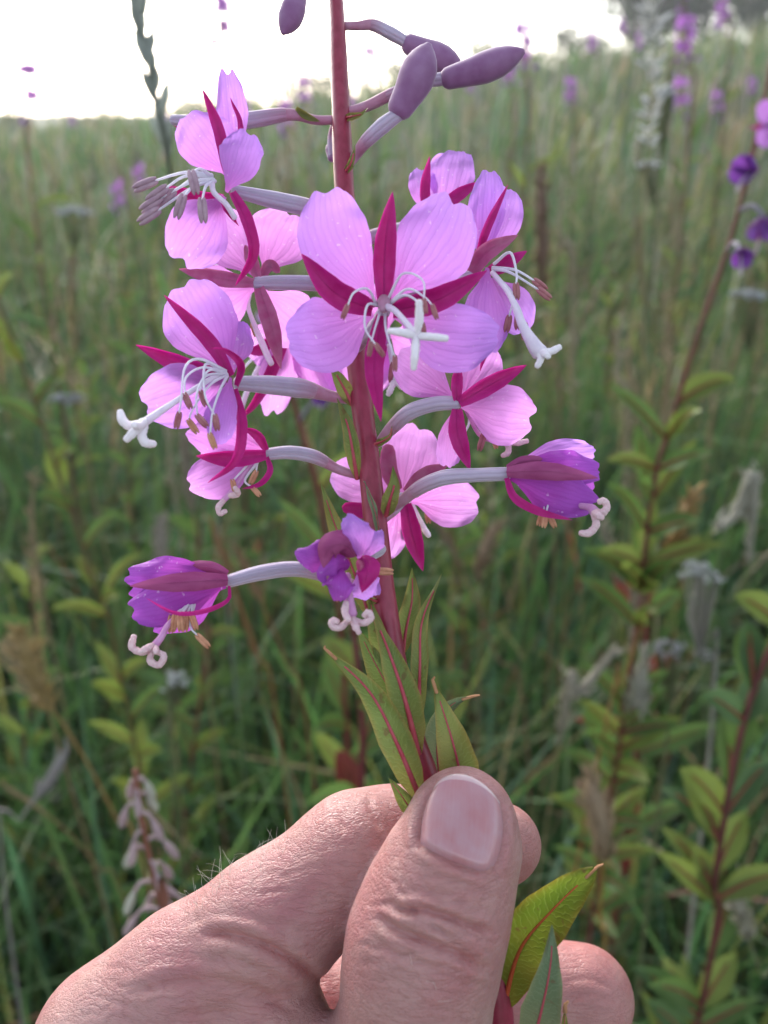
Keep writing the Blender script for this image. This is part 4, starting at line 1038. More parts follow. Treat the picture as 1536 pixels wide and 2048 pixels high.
# ---- flower low behind the full-face one: only its style and stamens hang out
f = Flower(134, 775, 690, 'flower hidden behind the full-face flower, pale style hanging out', pm='petal_back')
f.petal((765, 680, 1), (745, 790, 2), 70); f.petal((775, 680, 1), (720, 760, 3), 80)
f.petal((780, 670, 2), (840, 690, 2), 80); f.petal((775, 660, 2), (770, 560, 2), 80)
f.sepal([(768, 690, 0), (745, 760, 0), (740, 830, 1)], 26)
f.ovary([(772, 672, 2), (745, 678, 0), (718, 690, -6)], [26, 26, 18], .3)
f.style([(778, 690, -2), (786, 740, -3), (790, 762, -3)], [9, 9, 14], [[(790, 760, -3), (780, 782, -4), (776, 790, -4)], [(790, 758, -3), (804, 774, -4), (814, 768, -4)]], 13)
f.stamen([(780, 690, -2), (786, 730, -3)], 40, 14, 'anther_red', 7, (-4, 36))

# ---- buds at the top
def bud(base, tip, w, ped, pw, belly=.45, d0=0):
    e = empty('bud', PX([base])[0][0], plant)
    q, d = PX([base, ((base[0] + tip[0]) / 2 + belly * w * .10, (base[1] + tip[1]) / 2 + belly * w * .14, (base[2] + tip[2]) / 2), tip]); c = spline(q, 20)
    t = np.linspace(0, 1, 20)
    pr = np.interp(t, [0, .05, .25, .5, .7, .85, .95, 1], [.66, .70, .82, 1, .95, .70, .42, .22])
    g = Geo(); g.tube(c, px2m(pr * w / 2, depth_of(c)), 20)
    V = g.v[0]; n = len(c) + 4
    # four sepals pressed together: shallow seams
    V = V.reshape(n, 20, 3); ctr = V.mean(1, keepdims=True)
    a = np.arange(20) / 20 * 2 * np.pi
    V = ctr + (V - ctr) * (1 - .07 * np.exp(-((np.cos(2 * a)) / .35) ** 2))[None, :, None]
    g.v[0] = V.reshape(-1, 3)
    obj('calyx', g, M['bud'], e)
    q, d = PX(ped); c = spline(q, 28)
    r = px2m(np.interp(np.linspace(0, 1, 28), np.linspace(0, 1, len(pw)), pw), depth_of(c)) / 2
    g = Geo(); g.tube(c[:16], r[:16], 12); obj('ovary', g, M['ovary'], e)
    g = Geo(); g.tube(c[14:], r[14:] * .97, 12); obj('pedicel', g, M['pedicel'], e)
    return e
bud((797, 222, 124), (857, 90, 122), 74, [(800, 226, 124), (765, 252, 125), (730, 285, 127), (712, 310, 129), (692, 338, 130)], [26, 32, 28, 22, 16])
bud((892, 158, 127), (1046, 103, 125), 60, [(895, 156, 127), (840, 166, 128), (780, 190, 129), (735, 212, 131), (688, 226, 132)], [26, 24, 24, 22, 18])
bud((814, 86, 137), (922, 132, 139), 56, [(818, 88, 137), (780, 66, 136), (745, 50, 136), (715, 52, 136), (678, 52, 136.5)], [22, 26, 24, 18, 16])
bud((600, -28, 130), (566, 66, 129), 52, [(600, -26, 130), (612, -60, 131), (632, -70, 133), (655, -40, 136), (668, 5, 137)], [22, 24, 22, 18, 14])
bud((664, 318, 136), (662, 285, 137), 26, [(664, 316, 136), (662, 290, 136), (663, 268, 136), (668, 250, 135), (680, 240, 134)], [16, 16, 14, 12, 11])
bud((700, -150, 138), (770, -230, 137), 50, [(702, -148, 138), (690, -110, 138), (675, -80, 139), (668, -60, 139), (662, -40, 139.5)], [20, 22, 20, 16, 14])

# ---- leaves and bracts of the stem
def leaf(pts, w, mt='leaf', rib='midrib', rw=9, roll=0, cup=.35, pr=None, ribfrac=.9, tipdry=False, wav=.0005):
    q, d = PX(pts); n = 34
    c = spline(q, n); t = np.linspace(0, 1, n)
    prof = np.interp(t, [0, .06, .2, .42, .65, .85, .95, 1], pr or [.22, .42, .82, 1, .74, .34, .13, .03])
    hw = px2m(prof * w / 2, depth_of(c))
    face = nrmz(CAMP - c)
    g = Geo(); g.ribbon(c, hw, face, 11, cup, roll=math.radians(roll), wav=wav, seed=int(abs(pts[0][0])))
    lo = obj('leaf', g, [M[mt]], plant)
    k = max(6, int(n * ribfrac))
    g = Geo(); rr = px2m(np.interp(t[:k], [0, .5, 1], [rw, rw * .5, rw * .2]) / 2, depth_of(c[:k]))
    g.tube(c[:k] + face[:k] * (.00012), rr, 8, flat=.7)
    obj('midrib', g, M[rib], lo)
    if tipdry:
        g = Geo(); tv = nrmz(c[-1] - c[-3])
        g.tube(np.array([c[-3], c[-1], c[-1] + tv * .0006, c[-1] + tv * .0010 + RGT * .0004]), px2m([10, 9, 8, 5], depth_of(c[-1])) / 2, 7, flat=.6)
        obj('leaf_tip', g, M['dry'], lo)
    return lo
leaf([(836, 1508, 116.5), (810, 1400, 113.5), (780, 1310, 113), (746, 1226, 114)], 66, 'leaf', 'midrib', 15, tipdry=False)
leaf([(842, 1602, 115.5), (795, 1490, 112.5), (740, 1385, 112), (655, 1302, 113)], 68, 'leaf', 'midrib', 13, tipdry=True)
leaf([(828, 1480, 119.5), (790, 1400, 119), (752, 1330, 119), (714, 1256, 120)], 66, 'leaf', 'midrib', 8)
leaf([(806, 1306, 121), (812, 1260, 122), (824, 1200, 123), (824, 1136, 124)], 44, 'leaf', 'midrib', 8)
leaf([(838, 1452, 117.5), (840, 1330, 116), (845, 1240, 117), (884, 1146, 118)], 36, 'leaf', 'midrib', 9, roll=10)
leaf([(940, 1640, 116.5), (912, 1510, 115), (892, 1440, 115), (868, 1368, 116)], 80, 'leaf', 'midrib', 9, tipdry=True)
leaf([(886, 1610, 120), (874, 1500, 120), (886, 1432, 119), (912, 1404, 118), (940, 1394, 118)], 62, 'leaf_grey', 'midrib', 6, tipdry=True)
leaf([(830, 1632, 114.5), (802, 1590, 112), (777, 1556, 111.5)], 34, 'leaf', 'midrib', 5)
leaf([(1008, 2010, 118), (1040, 1900, 114), (1105, 1820, 110), (1190, 1738, 107)], 106, 'leaf_bright', 'midrib_orange', 12, cup=.15, tipdry=True, pr=[.25, .45, .8, 1, .95, .62, .35, .12])
leaf([(1060, 2110, 112), (1088, 2000, 107), (1102, 1920, 105), (1104, 1850, 105)], 80, 'leaf_grey', 'midrib', 9, cup=.3)
leaf([(1004, 1935, 119.5), (1010, 1870, 119.5), (1014, 1810, 119), (1016, 1745, 119)], 28, 'leaf', 'midrib', 4, tipdry=True)
leaf([(1120, 2110, 111), (1128, 2060, 110), (1130, 2018, 110)], 22, 'leaf', 'midrib', 4, tipdry=True)
leaf([(706, 812, 125), (690, 780, 124), (676, 755, 123.5), (661, 728, 124)], 32, 'leaf', 'midrib', 9, ribfrac=.75)
leaf([(714, 958, 123), (705, 900, 121), (695, 850, 121), (674, 796, 122)], 32, 'leaf', 'midrib', 9, ribfrac=.75)
leaf([(772, 1032, 121), (780, 1000, 118.5), (788, 970, 118), (786, 932, 118)], 34, 'leaf', 'midrib', 10, ribfrac=.7)
leaf([(762, 1094, 120), (756, 1050, 118.8), (746, 1010, 118.5), (728, 962, 118.5)], 17, 'leaf_grey', 'midrib', 3, roll=40)
leaf([(752, 888, 122), (766, 882, 119), (780, 872, 118), (784, 852, 118)], 16, 'leaf', 'midrib', 10, ribfrac=.95)
leaf([(758, 1205, 121), (738, 1196, 117), (728, 1180, 116), (726, 1160, 116)], 14, 'leaf', 'midrib', 10, ribfrac=.95)
leaf([(742, 1240, 121.5), (706, 1140, 123), (670, 1050, 123), (642, 968, 124)], 46, 'leaf', 'midrib', 8)
leaf([(768, 1330, 120.5), (758, 1280, 119), (748, 1240, 118), (738, 1190, 118)], 40, 'leaf', 'midrib', 6)
leaf([(690, 236, 131), (706, 232, 128), (722, 228, 127), (735, 216, 127)], 16, 'leaf', 'midrib', 9, ribfrac=.8)
leaf([(690, 345, 129), (700, 330, 126.5), (706, 312, 126), (710, 292, 126)], 15, 'leaf', 'midrib', 9, ribfrac=.8)
# ================================================================== the hand (left hand: fingers behind the stem, thumb in front)
def HP(px, py, d):   # -> camera space, millimetres
    return np.array([(px - 768) / FPX * d, (1024 - py) / FPX * d, d])
VOX = 0.66
lo = np.array([-80.0, -200.0, 92.0]); hi = np.array([50.0, -26.0, 186.0])
nxyz = np.ceil((hi - lo) / VOX).astype(int)
ax = [lo[i] + VOX * np.arange(nxyz[i]) for i in range(3)]
GX, GY, GZ = np.meshgrid(*[a.astype(np.float32) for a in ax], indexing='ij')

def cone(a, b, flat=1.0):
    """round cone between (px, py, depth, radius) a and b"""
    A = [float(k) for k in HP(*a[:3])]; B = [float(k) for k in HP(*b[:3])]; ra, rb = a[3], b[3]
    D = [q - p for p, q in zip(A, B)]; L2 = sum(k * k for k in D)
    t = ((GX - A[0]) * D[0] + (GY - A[1]) * D[1] + (GZ - A[2]) * D[2]) / L2
    np.clip(t, 0, 1, out=t)
    dx = GX - (A[0] + t * D[0]); dy = GY - (A[1] + t * D[1]); dz = (GZ - (A[2] + t * D[2])) * flat
    return np.sqrt(dx * dx + dy * dy + dz * dz) - (ra + (rb - ra) * t)

def smin(a, b, k):
    h = np.clip(.5 + .5 * (b - a) / k, 0, 1)
    return b * (1 - h) + a * h - k * h * (1 - h)

def chain(pts, k=1.5, flat=1.0):
    f = None
    for a, b in zip(pts[:-1], pts[1:]):
        c = cone(a, b, flat)
        f = c if f is None else smin(f, c, k)
    return f

thumb = chain([(926, 1634, 109.5, 6.5), (918, 1690, 109.3, 7.7), (880, 1790, 109, 9.1), (850, 1880, 109, 9.8), (836, 1960, 109.5, 9.6), (826, 2060, 110.5, 9.6), (805, 2260, 114, 10.6), (740, 2500, 120, 13.0), (650, 2760, 128, 15)], 3.0)
index = chain([(235, 2092, 120, 12.2), (380, 1968, 120, 10.6), (545, 1846, 120, 9.6), (715, 1712, 122, 9.0), (790, 1697, 125.5, 8.8), (905, 1694, 131, 7.6), (1003, 1688, 130.5, 6.3)], 2.5)
web = smin(cone((518, 2034, 117.5, 8.0), (270, 2150, 121, 12)), cone((518, 2034, 117.5, 8.0), (600, 2330, 120, 11)), 5)
web = smin(web, cone((600, 2330, 120, 11), (740, 2520, 122, 12)), 5)
palm = smin(cone((270, 2180, 130, 14), (420, 2720, 140, 17)), cone((600, 2400, 128, 13), (620, 2800, 135, 17)), 9)
palm = smin(palm, cone((300, 2330, 145, 13), (500, 2800, 148, 17)), 9)
palm = smin(palm, cone((560, 2780, 140, 20), (600, 3250, 150, 21), .85), 10)
palm = smin(palm, cone((480, 2780, 145, 17), (520, 3250, 152, 19), .85), 10)
palm = smin(palm, web, 5)
mid = chain([(215, 2235, 136, 12), (600, 2040, 139.5, 9.3), (800, 2000, 143, 9.1), (960, 1982, 145.5, 8.9), (1168, 1993, 143, 8.4)], 2.5)
ring = chain([(290, 2380, 152, 11.5), (650, 2245, 160, 8.8), (980, 2200, 157, 8.3), (1140, 2215, 150, 7.8)], 2.5)
pinky = chain([(360, 2500, 156, 10.5), (650, 2410, 166, 7.6), (900, 2380, 163, 7.2), (1020, 2390, 157, 6.6)], 2.5)
fing = smin(smin(mid, smin(ring, pinky, .8), .8), palm, 6)
body = smin(fing, index, 1.3)
tp = smin(thumb, palm, 7)
F = smin(tp, body, .7)
F[:, :2, :] = 3.0; F[:2] = 3.0; F[-2:] = 3.0; F[:, :, -2:] = 3.0
del thumb, index, web, mid, ring, pinky, fing, body, tp, palm

def surface_nets(F, org, h):
    s = F < 0
    nx, ny, nz = F.shape
    corner = [(i, j, k) for i in (0, 1) for j in (0, 1) for k in (0, 1)]
    cnt = np.zeros((nx - 1, ny - 1, nz - 1), np.int8)
    for i, j, k in corner: cnt += s[i:nx - 1 + i, j:ny - 1 + j, k:nz - 1 + k]
    act = (cnt > 0) & (cnt < 8)
    idx = np.argwhere(act)
    vid = -np.ones(act.shape, np.int64); vid[act] = np.arange(len(idx))
    acc = np.zeros((len(idx), 3)); num = np.zeros(len(idx))
    for a in range(8):
        for ax_ in range(3):
            ca = corner[a]
            if ca[ax_] == 1: continue
            cb = list(ca); cb[ax_] = 1
            fa = F[idx[:, 0] + ca[0], idx[:, 1] + ca[1], idx[:, 2] + ca[2]]
            fb = F[idx[:, 0] + cb[0], idx[:, 1] + cb[1], idx[:, 2] + cb[2]]
            m = (fa < 0) != (fb < 0)
            t = np.where(m, fa / np.where(m, fa - fb, 1), 0)
            p = np.array(ca, float)[None] + 0 * acc
            p[:, ax_] += t
            acc[m] += p[m]; num[m] += 1
    V = org + h * (idx + acc / num[:, None])
    Q = []
    for ax_ in range(3):
        b, c = [(1, 2), (2, 0), (0, 1)][ax_]
        sl0 = [slice(None)] * 3; sl1 = [slice(None)] * 3
        sl0[ax_] = slice(0, -1); sl1[ax_] = slice(1, None)
        ch = s[tuple(sl0)] != s[tuple(sl1)]
        e = np.argwhere(ch)
        n = np.array(F.shape)
        e = e[(e[:, b] > 0) & (e[:, c] > 0) & (e[:, b] < n[b] - 1) & (e[:, c] < n[c] - 1)]
        ib = np.zeros(3, int); ib[b] = 1; ic = np.zeros(3, int); ic[c] = 1
        q = np.stack([vid[tuple((e - ib - ic).T)], vid[tuple((e - ic).T)], vid[tuple(e.T)], vid[tuple((e - ib).T)]], 1)
        flip = ~s[tuple(e.T)]
        q[flip] = q[flip][:, ::-1]
        Q.append(q)
    return V, np.concatenate(Q)

HV, HF = surface_nets(F, lo, VOX)
del F, GX, GY, GZ

def relax(V, Fq, it, lam):
    e = np.concatenate([Fq[:, [0, 1]], Fq[:, [1, 2]], Fq[:, [2, 3]], Fq[:, [3, 0]]])
    for k in range(it):
        a = np.zeros_like(V); n = np.zeros(len(V))
        for c in range(3):
            a[:, c] = np.bincount(e[:, 0], V[e[:, 1], c], len(V)) + np.bincount(e[:, 1], V[e[:, 0], c], len(V))
        n = np.bincount(e[:, 0], minlength=len(V)) + np.bincount(e[:, 1], minlength=len(V))
        l = lam if k % 2 == 0 else -lam * 1.03
        V = V + l * (a / n[:, None] - V)
    return V
HV = relax(HV, HF, 12, .5)

def to_mesh(V, Fq, name):
    me = bpy.data.meshes.new(name)
    me.from_pydata([], [], [])
    me.vertices.add(len(V)); me.vertices.foreach_set('co', V.astype(np.float32).ravel())
    me.loops.add(Fq.size); me.loops.foreach_set('vertex_index', Fq.astype(np.int32).ravel())
    me.polygons.add(len(Fq))
    me.polygons.foreach_set('loop_start', (np.arange(len(Fq)) * 4).astype(np.int32))
    me.polygons.foreach_set('loop_total', np.full(len(Fq), 4, np.int32))
    me.update(calc_edges=True)
    return me
# one Catmull-Clark step, in millimetres
tmp = bpy.data.objects.new('hand_tmp', to_mesh(HV, HF, 'hand_tmp')); C.objects.link(tmp)
sm_ = tmp.modifiers.new('s', 'SUBSURF'); sm_.levels = 1; sm_.render_levels = 1
dg = bpy.context.evaluated_depsgraph_get()
ev = bpy.data.meshes.new_from_object(tmp.evaluated_get(dg))
nv = len(ev.vertices)
HV = np.empty(nv * 3, np.float32); ev.vertices.foreach_get('co', HV); HV = HV.reshape(-1, 3).astype(float)
HN = np.empty(nv * 3, np.float32); ev.vertices.foreach_get('normal', HN); HN = HN.reshape(-1, 3).astype(float)
HF = np.empty(len(ev.polygons) * 4, np.int32); ev.loops.foreach_get('vertex_index', HF); HF = HF.reshape(-1, 4)
if np.mean(np.sum(HN * (HV - HV.mean(0)), 1)) < 0: HN = -HN; HF = HF[:, ::-1].copy()
bpy.data.objects.remove(tmp)

# wrinkles: grooves pressed into the skin along lines on its surface
hpx = 768 + HV[:, 0] / HV[:, 2] * FPX
hpy = 1024 - HV[:, 1] / HV[:, 2] * FPX
front = np.clip(-(HN @ np.array([0, 0, 1.0])) * 2.5, 0, 1)
disp = np.zeros(nv)
def groove(line, depth, w, maxd=1e9, bulge=.35, mind=0):
    """line in photo pixels; depth mm, w px; a soft swelling either side"""
    global disp
    q = spline(np.array([(a, b, 0) for a, b in line], float), max(12, len(line) * 7))[:, :2]
    x0, y0 = q.min(0) - 5 * w; x1, y1 = q.max(0) + 5 * w
    sel = np.where((hpx > x0) & (hpx < x1) & (hpy > y0) & (hpy < y1) & (front > 0) & (HV[:, 2] < maxd) & (HV[:, 2] > mind))[0]
    if not len(sel): return
    p = np.stack([hpx[sel], hpy[sel]], 1)
    best = np.full(len(sel), 1e9); tb = np.zeros(len(sel))
    for i in range(len(q) - 1):
        a, b = q[i], q[i + 1]; d = b - a
        t = np.clip(((p - a) @ d) / max(d @ d, 1e-9), 0, 1)
        dist = np.linalg.norm(p - a - t[:, None] * d, axis=1)
        m = dist < best; best[m] = dist[m]; tb[m] = (i + t[m]) / (len(q) - 1)
    env = np.clip(np.minimum(tb, 1 - tb) * 6, .0, 1) ** .7
    disp[sel] += front[sel] * env * depth * (-np.exp(-(best / w) ** 1.3) + bulge * np.exp(-((best - 2.6 * w) / (1.5 * w)) ** 2))
TH = 118
NAIL = [(842, 1692), (846, 1640), (858, 1596), (885, 1566), (925, 1551), (962, 1562), (992, 1598), (1001, 1650), (994, 1705), (978, 1748), (940, 1738), (890, 1716)]
groove([(838, 1700), (840, 1640), (852, 1590), (872, 1566)], .8, 7, TH); groove([(836, 1688), (890, 1716), (940, 1738), (982, 1750)], .50, 7, TH, .6); groove([(1004, 1600), (1008, 1650), (1000, 1705), (984, 1748)], .35, 6, TH)
groove([(768, 1798), (800, 1818), (850, 1822), (905, 1838), (955, 1856), (992, 1868)], .75, 7, TH, .4)
groove([(752, 1830), (790, 1858), (845, 1882), (900, 1900), (955, 1930), (985, 1938)], .80, 8, TH, .4)
groove([(872, 1822), (868, 1848), (900, 1878), (940, 1905), (975, 1922)], .32, 6, TH)
groove([(905, 1838), (930, 1862), (965, 1880)], .28, 6, TH); groove([(812, 1776), (860, 1786), (910, 1790)], .14, 6, TH); groove([(850, 1748), (900, 1760), (950, 1774)], .12, 6, TH)
groove([(735, 1880), (800, 1908), (870, 1930)], .14, 6, TH); groove([(760, 1962), (830, 1975), (900, 1985)], .09, 6, TH)
groove([(792, 1640), (806, 1668), (800, 1700), (785, 1730)], .10, 7, TH)
IX = 140
groove([(400, 1868), (450, 1868), (510, 1884), (570, 1914), (612, 1942), (650, 1975)], .95, 10, IX, .3, 100)
groove([(400, 1925), (470, 1920), (545, 1950), (600, 1990)], .22, 9, IX)
groove([(250, 1990), (330, 1968), (440, 1962), (530, 1988), (598, 2035)], .40, 10, IX, .4)
groove([(360, 1852), (430, 1832), (510, 1838), (580, 1868)], .16, 8, IX); groove([(330, 2045), (430, 2022), (540, 2052)], .25, 9, IX)
groove([(668, 1595), (672, 1630), (690, 1665)], .16, 6, IX); groove([(735, 1588), (742, 1620), (762, 1660)], .26, 6, IX); groove([(700, 1700), (735, 1720), (760, 1745)], .12, 6, IX)
for a in range(7):   # creases of the fingertip pads
    groove([(1120 + a * 14, 1935 - a * 3), (1140 + a * 15, 1975), (1150 + a * 16, 2020)], .05, 5, 170, .2)
groove([(1125, 1965), (1175, 1958), (1225, 1975)], .12, 5, 170); groove([(1125, 2005), (1180, 1990), (1235, 2008)], .08, 5, 170)
r_ = np.random.default_rng(11)
for a in range(46):   # fine broken creases over the thumb joint
    y = 1905 + r_.normal() * 62; x = r_.uniform(735, 975); l = r_.uniform(30, 110); s = r_.normal(.22, .16)
    w_ = [(x + l * (k - .5), y + s * l * (k - .5) + 14 * (k - .5) ** 2 + r_.normal() * 3.0) for k in np.linspace(0, 1, 5)]
    groove(w_, r_.uniform(.05, .17), r_.uniform(3.6, 5), TH, .3)
for a in range(16):   # crossing ones
    y = 1880 + r_.normal() * 60; x = r_.uniform(760, 970); l = r_.uniform(20, 60)
    groove([(x, y - l / 2), (x + r_.uniform(-8, 16), y), (x + r_.uniform(-5, 30), y + l / 2)], r_.uniform(.04, .10), 4, TH, .2)
for a in range(60):   # faint lines across the back of the index finger
    u = r_.uniform(0, 1); x = 170 + 500 * u + r_.uniform(-40, 80); y = 2020 - 310 * u + r_.uniform(-70, 150); l = r_.uniform(30, 120); s = r_.uniform(-.5, .35)
    w_ = [(x + l * (k - .5), y + s * l * (k - .5) + 20 * (k - .5) ** 2 + r_.normal() * 3) for k in np.linspace(0, 1, 5)]
    groove(w_, r_.uniform(.03, .085), r_.uniform(3.6, 5), IX, .25)
for a in range(7):   # knuckle of the index finger
    x = 690 + r_.normal() * 32; y = 1650 + r_.normal() * 34; l = r_.uniform(30, 70); an = r_.normal(1.15, .25)
    groove([(x - l / 2 * math.cos(an), y - l / 2 * math.sin(an)), (x + r_.uniform(-5, 5), y), (x + l / 2 * math.cos(an), y + l / 2 * math.sin(an))], r_.uniform(.04, .08), 4.2, IX, .0)
HV = HV + HN * disp[:, None]
# slow unevenness of flesh and bone
low = .28 * np.sin(HV[:, 0] * .31 + 1) * np.sin(HV[:, 1] * .27) + .16 * np.sin(HV[:, 0] * .73) * np.sin(HV[:, 1] * .66 + 2) * np.sin(HV[:, 2] * .5)
HV = HV + HN * low[:, None] * .35

def hv2w(v): return cam2world(v / 1000.0)

def m_skin():
    m, nt, out = mat('skin'); g = N(nt); p = g.pos()
    n1 = g.noise(p, 55, 3); n2 = g.noise(p, 240, 4); n3 = g.noise(p, 1100, 3)
    col = g.mix(g.ramp(n1, [(.36, (0, 0, 0)), (.62, (1, 1, 1))]), (.41, .238, .222), (.365, .152, .158))
    fl = g.new('ShaderNodeAttribute', attribute_name='tint').outputs['Fac']
    col = g.mix(g.math('MULTIPLY', fl, g.math('ADD', .55, g.math('MULTIPLY', n1, .6))), col, (.37, .105, .095))  # blood red, and painted shade in the creases
    col = g.mix(g.math('MULTIPLY', g.ramp(n2, [(.45, (0, 0, 0)), (.75, (1, 1, 1))]), .35), col, (.45, .30, .255))
    col = g.mix(g.math('MULTIPLY', g.ramp(n3, [(.55, (0, 0, 0)), (.8, (1, 1, 1))]), .22), col, (.27, .105, .10))
    vor = g.new('ShaderNodeTexVoronoi', feature='DISTANCE_TO_EDGE'); g.put(vor.inputs['Vector'], g.scale(p, (1, 1.9, 1.5))); vor.inputs['Scale'].default_value = 1300
    cells = g.ramp(vor.outputs[0], [(0, (0, 0, 0)), (.16, (1, 1, 1))])
    n4 = g.noise(g.scale(p, (.35, 1.0, 1.6)), 620, 3)
    lines = g.math('POWER', g.math('SUBTRACT', 1.0, g.math('ABSOLUTE', g.math('SUBTRACT', g.math('MULTIPLY', n4, 2.0), 1.0))), 9.0)
    h = g.math('SUBTRACT', g.math('ADD', g.math('MULTIPLY', cells, .5), g.math('MULTIPLY', n2, 1.2)), g.math('MULTIPLY', lines, .9))
    col = g.mix(g.math('MULTIPLY', lines, .30), col, (.24, .10, .09))
    b = g.bump(g.math('ADD', h, g.math('MULTIPLY', n3, .8)), .50, .00020)
    g.put(out.inputs[0], g.bsdf(col, g.math('ADD', .33, g.math('MULTIPLY', n2, .22)), b, Subsurface_Weight=.5, Subsurface_Radius=(.0016, .0007, .0005), Subsurface_Scale=1.0, Specular_IOR_Level=.42))
    return m
M['skin'] = m_skin()
wv = hv2w(HV)
# blood under the skin: fingertips, pinched flesh and folds redder; crease shade is painted in too
flush_shade = np.zeros(nv)
for (a, b, d, rad, k) in [(1003, 1688, 130, 11, .8), (1190, 1993, 143, 14, .75), (700, 1690, 118, 9, .5), (905, 1760, 101, 7, .35), (790, 1750, 106, 7, .35), (520, 1960, 112, 9, .35), (740, 2000, 104, 10, .3), (640, 1990, 140, 16, .6), (900, 1900, 101, 9, .25)]:
    flush_shade = np.maximum(flush_shade, k * np.exp(-(np.linalg.norm(HV - HP(a, b, d), axis=1) / rad) ** 2))
flush_shade = np.clip(flush_shade + np.clip(-disp * .9, 0, .5), 0, 1)  # painted shade: the deeper the crease, the darker red-brown
g = Geo(); g.add(wv, HF, None, 0, np.repeat(flush_shade[:, None], 3, 1))
hb = P(560, 3250, .150)
hand = obj('hand', g, M['skin'], origin=hb)
tag(hand, 'bare hand pinching the fireweed stem between thumb and index finger', 'hand')

# thumbnail: a curved plate seated in the groove
near_ = (hpy > 1480) & (hpy < 2080) & (hpx > 250) & (front > .05)          # only the skin that carries the nail and the hairs
sub_ = HF[np.all(near_[HF], axis=1)]
use_, inv_ = np.unique(sub_, return_inverse=True)
bvh2 = BVHTree.FromPolygons(wv[use_].tolist(), inv_.reshape(-1, 4).tolist())
def on_hand(px, py, fallback):
    d = nrmz(P(px, py, .1) - CAMP)
    h = bvh2.ray_cast(Vector(CAMP), Vector(d), .3)
    return depth_of(np.array(h[0])) if h[0] is not None else fallback
rows, cols = 22, 19
# four borders of the nail: left and right edge, lunula end and free edge
Lb = spline(np.array([(840, 1692, 0), (845, 1640, 0), (856, 1600, 0), (866, 1582, 0)], float), rows)[:, :2]
Rb = spline(np.array([(980, 1750, 0), (1000, 1700, 0), (1006, 1650, 0), (1000, 1606, 0)], float), rows)[:, :2]
D = np.zeros((rows, cols)); XY = np.zeros((rows, cols, 2))
u = np.linspace(0, 1, cols); v = np.linspace(0, 1, rows)
for i in range(rows):
    for j in range(cols):
        p = Lb[i] * (1 - u[j]) + Rb[i] * u[j]
        bul = 4 * u[j] * (1 - u[j])
        p = p + np.array([3, 4]) * bul * (1 - v[i]) * 1.5 + np.array([-6, -44]) * bul ** .8 * v[i] ** 2.2
        XY[i, j] = p
cx_, cy_ = 922, 1650
for i in range(rows):
    for j in range(cols):
        q = XY[i, j] * .94 + np.array([cx_, cy_]) * .06
        D[i, j] = on_hand(q[0], q[1], .1035)
# a smooth plate through those depths
A = np.stack([np.ones(rows * cols), XY[..., 0].ravel() - cx_, XY[..., 1].ravel() - cy_, (XY[..., 0].ravel() - cx_) ** 2, (XY[..., 1].ravel() - cy_) ** 2, (XY[..., 0].ravel() - cx_) * (XY[..., 1].ravel() - cy_)], 1)
co = np.linalg.lstsq(A, D.ravel(), rcond=None)[0]
Ds = (A @ co).reshape(rows, cols)
Dn = .55 * Ds + .45 * D
edge = np.minimum(np.minimum(u, 1 - u)[None, :] * 2, 1)
Dn = Dn - .00042 + .00062 * np.exp(-(np.minimum(u, 1 - u)[None, :] / .045)) + .00075 * np.exp(-(v[:, None] / .05)) 
Vn = np.array([[P(XY[i, j, 0], XY[i, j, 1], Dn[i, j]) for j in range(cols)] for i in range(rows)])
rim = Vn[-1] + FWD * .0009 - UPV * .0002
Vn = np.concatenate([Vn, (Vn[-1] + FWD * .00035)[None], rim[None]], 0)
uvn = np.stack(np.broadcast_arrays(u[None, :], np.concatenate([v, [1, 1]])[:, None]), -1)
def m_nail():
    m, nt, out = mat('nail'); g = N(nt); uvv = g.uv(); x, y, _ = g.sep(uvv)
    rid = g.noise(g.scale(uvv, (34, 1.2, 1)), 1.0, 3)
    bl = g.noise(g.scale(uvv, (3, 2.5, 1)), 1.0, 3)
    col = g.mix(g.ramp(bl, [(.35, (0, 0, 0)), (.65, (1, 1, 1))]), (.42, .235, .262), (.41, .175, .19))
    col = g.mix(g.math('MULTIPLY', g.ramp(rid, [(.4, (0, 0, 0)), (.7, (1, 1, 1))]), .18), col, (.47, .30, .31))
    bull = g.math('MULTIPLY', g.math('MULTIPLY', x, g.math('SUBTRACT', 1.0, x)), .10)
    fe = g.ramp(g.math('ADD', g.math('ADD', y, bull), g.math('MULTIPLY', bl, .03)), [(.990, (0, 0, 0)), (1.012, (1, 1, 1))])
    col = g.mix(g.math('MULTIPLY', fe, .6), col, (.62, .53, .52))
    b = g.bump(rid, .28, .00012)
    g.put(out.inputs[0], g.bsdf(col, .26, b, Coat_Weight=.3, Coat_Roughness=.2, Subsurface_Weight=.5, Subsurface_Radius=(.0012, .0006, .0005), Subsurface_Scale=1.0))
    return m
g = Geo(); g.grid(Vn, uvn)
obj('thumbnail', g, m_nail(), hand, origin=P(922, 1650, .1035))

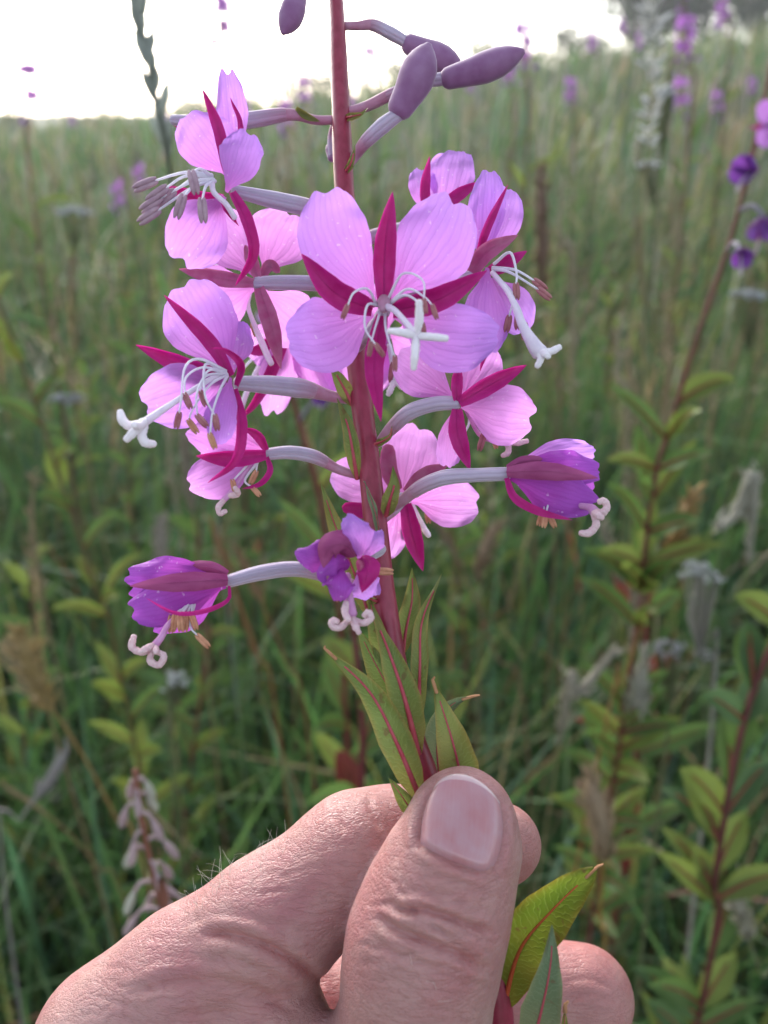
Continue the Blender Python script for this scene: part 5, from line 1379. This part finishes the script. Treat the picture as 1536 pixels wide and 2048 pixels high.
# fair hairs on the back of the index finger and a few on the thumb
M['hair'] = m_plain('hair_fair', (.72, .62, .55), (.85, .78, .72), 900, .4, .3, 0)
g = Geo(); r_ = np.random.default_rng(5)
def hair(px, py, ang, L, bend):
    d = nrmz(P(px, py, .1) - CAMP); h = bvh2.ray_cast(Vector(CAMP), Vector(d), .3)
    if h[0] is None: return
    b = np.array(h[0]); n = np.array(h[1]); n = n if n @ (CAMP - b) > 0 else -n
    t = nrmz(RGT * math.cos(ang) + UPV * math.sin(ang)); dn = nrmz(t * 1.0 + n * r_.uniform(.25, .6)); side = nrmz(np.cross(dn, n))
    k = np.linspace(0, 1, 6)[:, None]
    pts = b - n * .0002 + dn * k * L + side * bend * L * k ** 2 - n * (.25 * L * k ** 2)
    g.tube(pts, np.linspace(.000026, .000010, 6), 4, cap=False)
for a in range(62):
    u_ = r_.beta(2, 2); x = 350 + 230 * u_ + r_.normal() * 8; y = 1806 - 148 * u_ + abs(r_.normal()) * 24
    hair(x, y + 4, math.radians(r_.uniform(60, 165)), r_.uniform(.0015, .0050), r_.uniform(-.9, .9))
for a in range(6):
    hair(r_.uniform(800, 940), r_.uniform(1900, 2010), math.radians(r_.uniform(-20, 110)), r_.uniform(.0012, .0024), r_.uniform(-.4, .4))
tag(obj('hair', g, M['hair'], hand), kind='stuff')

# ================================================================== thin scattering volume added to imitate lens glare
def m_glare():
    m, nt, out = mat('glare_air'); g = N(nt)
    v = g.new('ShaderNodeVolumePrincipled'); v.inputs['Color'].default_value = (.92, .95, 1.0, 1); v.inputs['Density'].default_value = .0022; v.inputs['Anisotropy'].default_value = .35
    nt.links.new(v.outputs[0], out.inputs['Volume'])
    return m
x0, x1, y0, y1, z0, z1 = -75, 75, -12, 75, -3, 26
V = np.array([[x0, y0, z0], [x1, y0, z0], [x1, y1, z0], [x0, y1, z0], [x0, y0, z1], [x1, y0, z1], [x1, y1, z1], [x0, y1, z1]], float)
g = Geo(); g.add(V, [[0, 3, 2, 1], [4, 5, 6, 7], [0, 1, 5, 4], [1, 2, 6, 5], [2, 3, 7, 6], [3, 0, 4, 7]])
tag(obj('glare', g, m_glare(), smooth=False), 'thin added volume imitating lens haze over the meadow', None, kind='stuff')
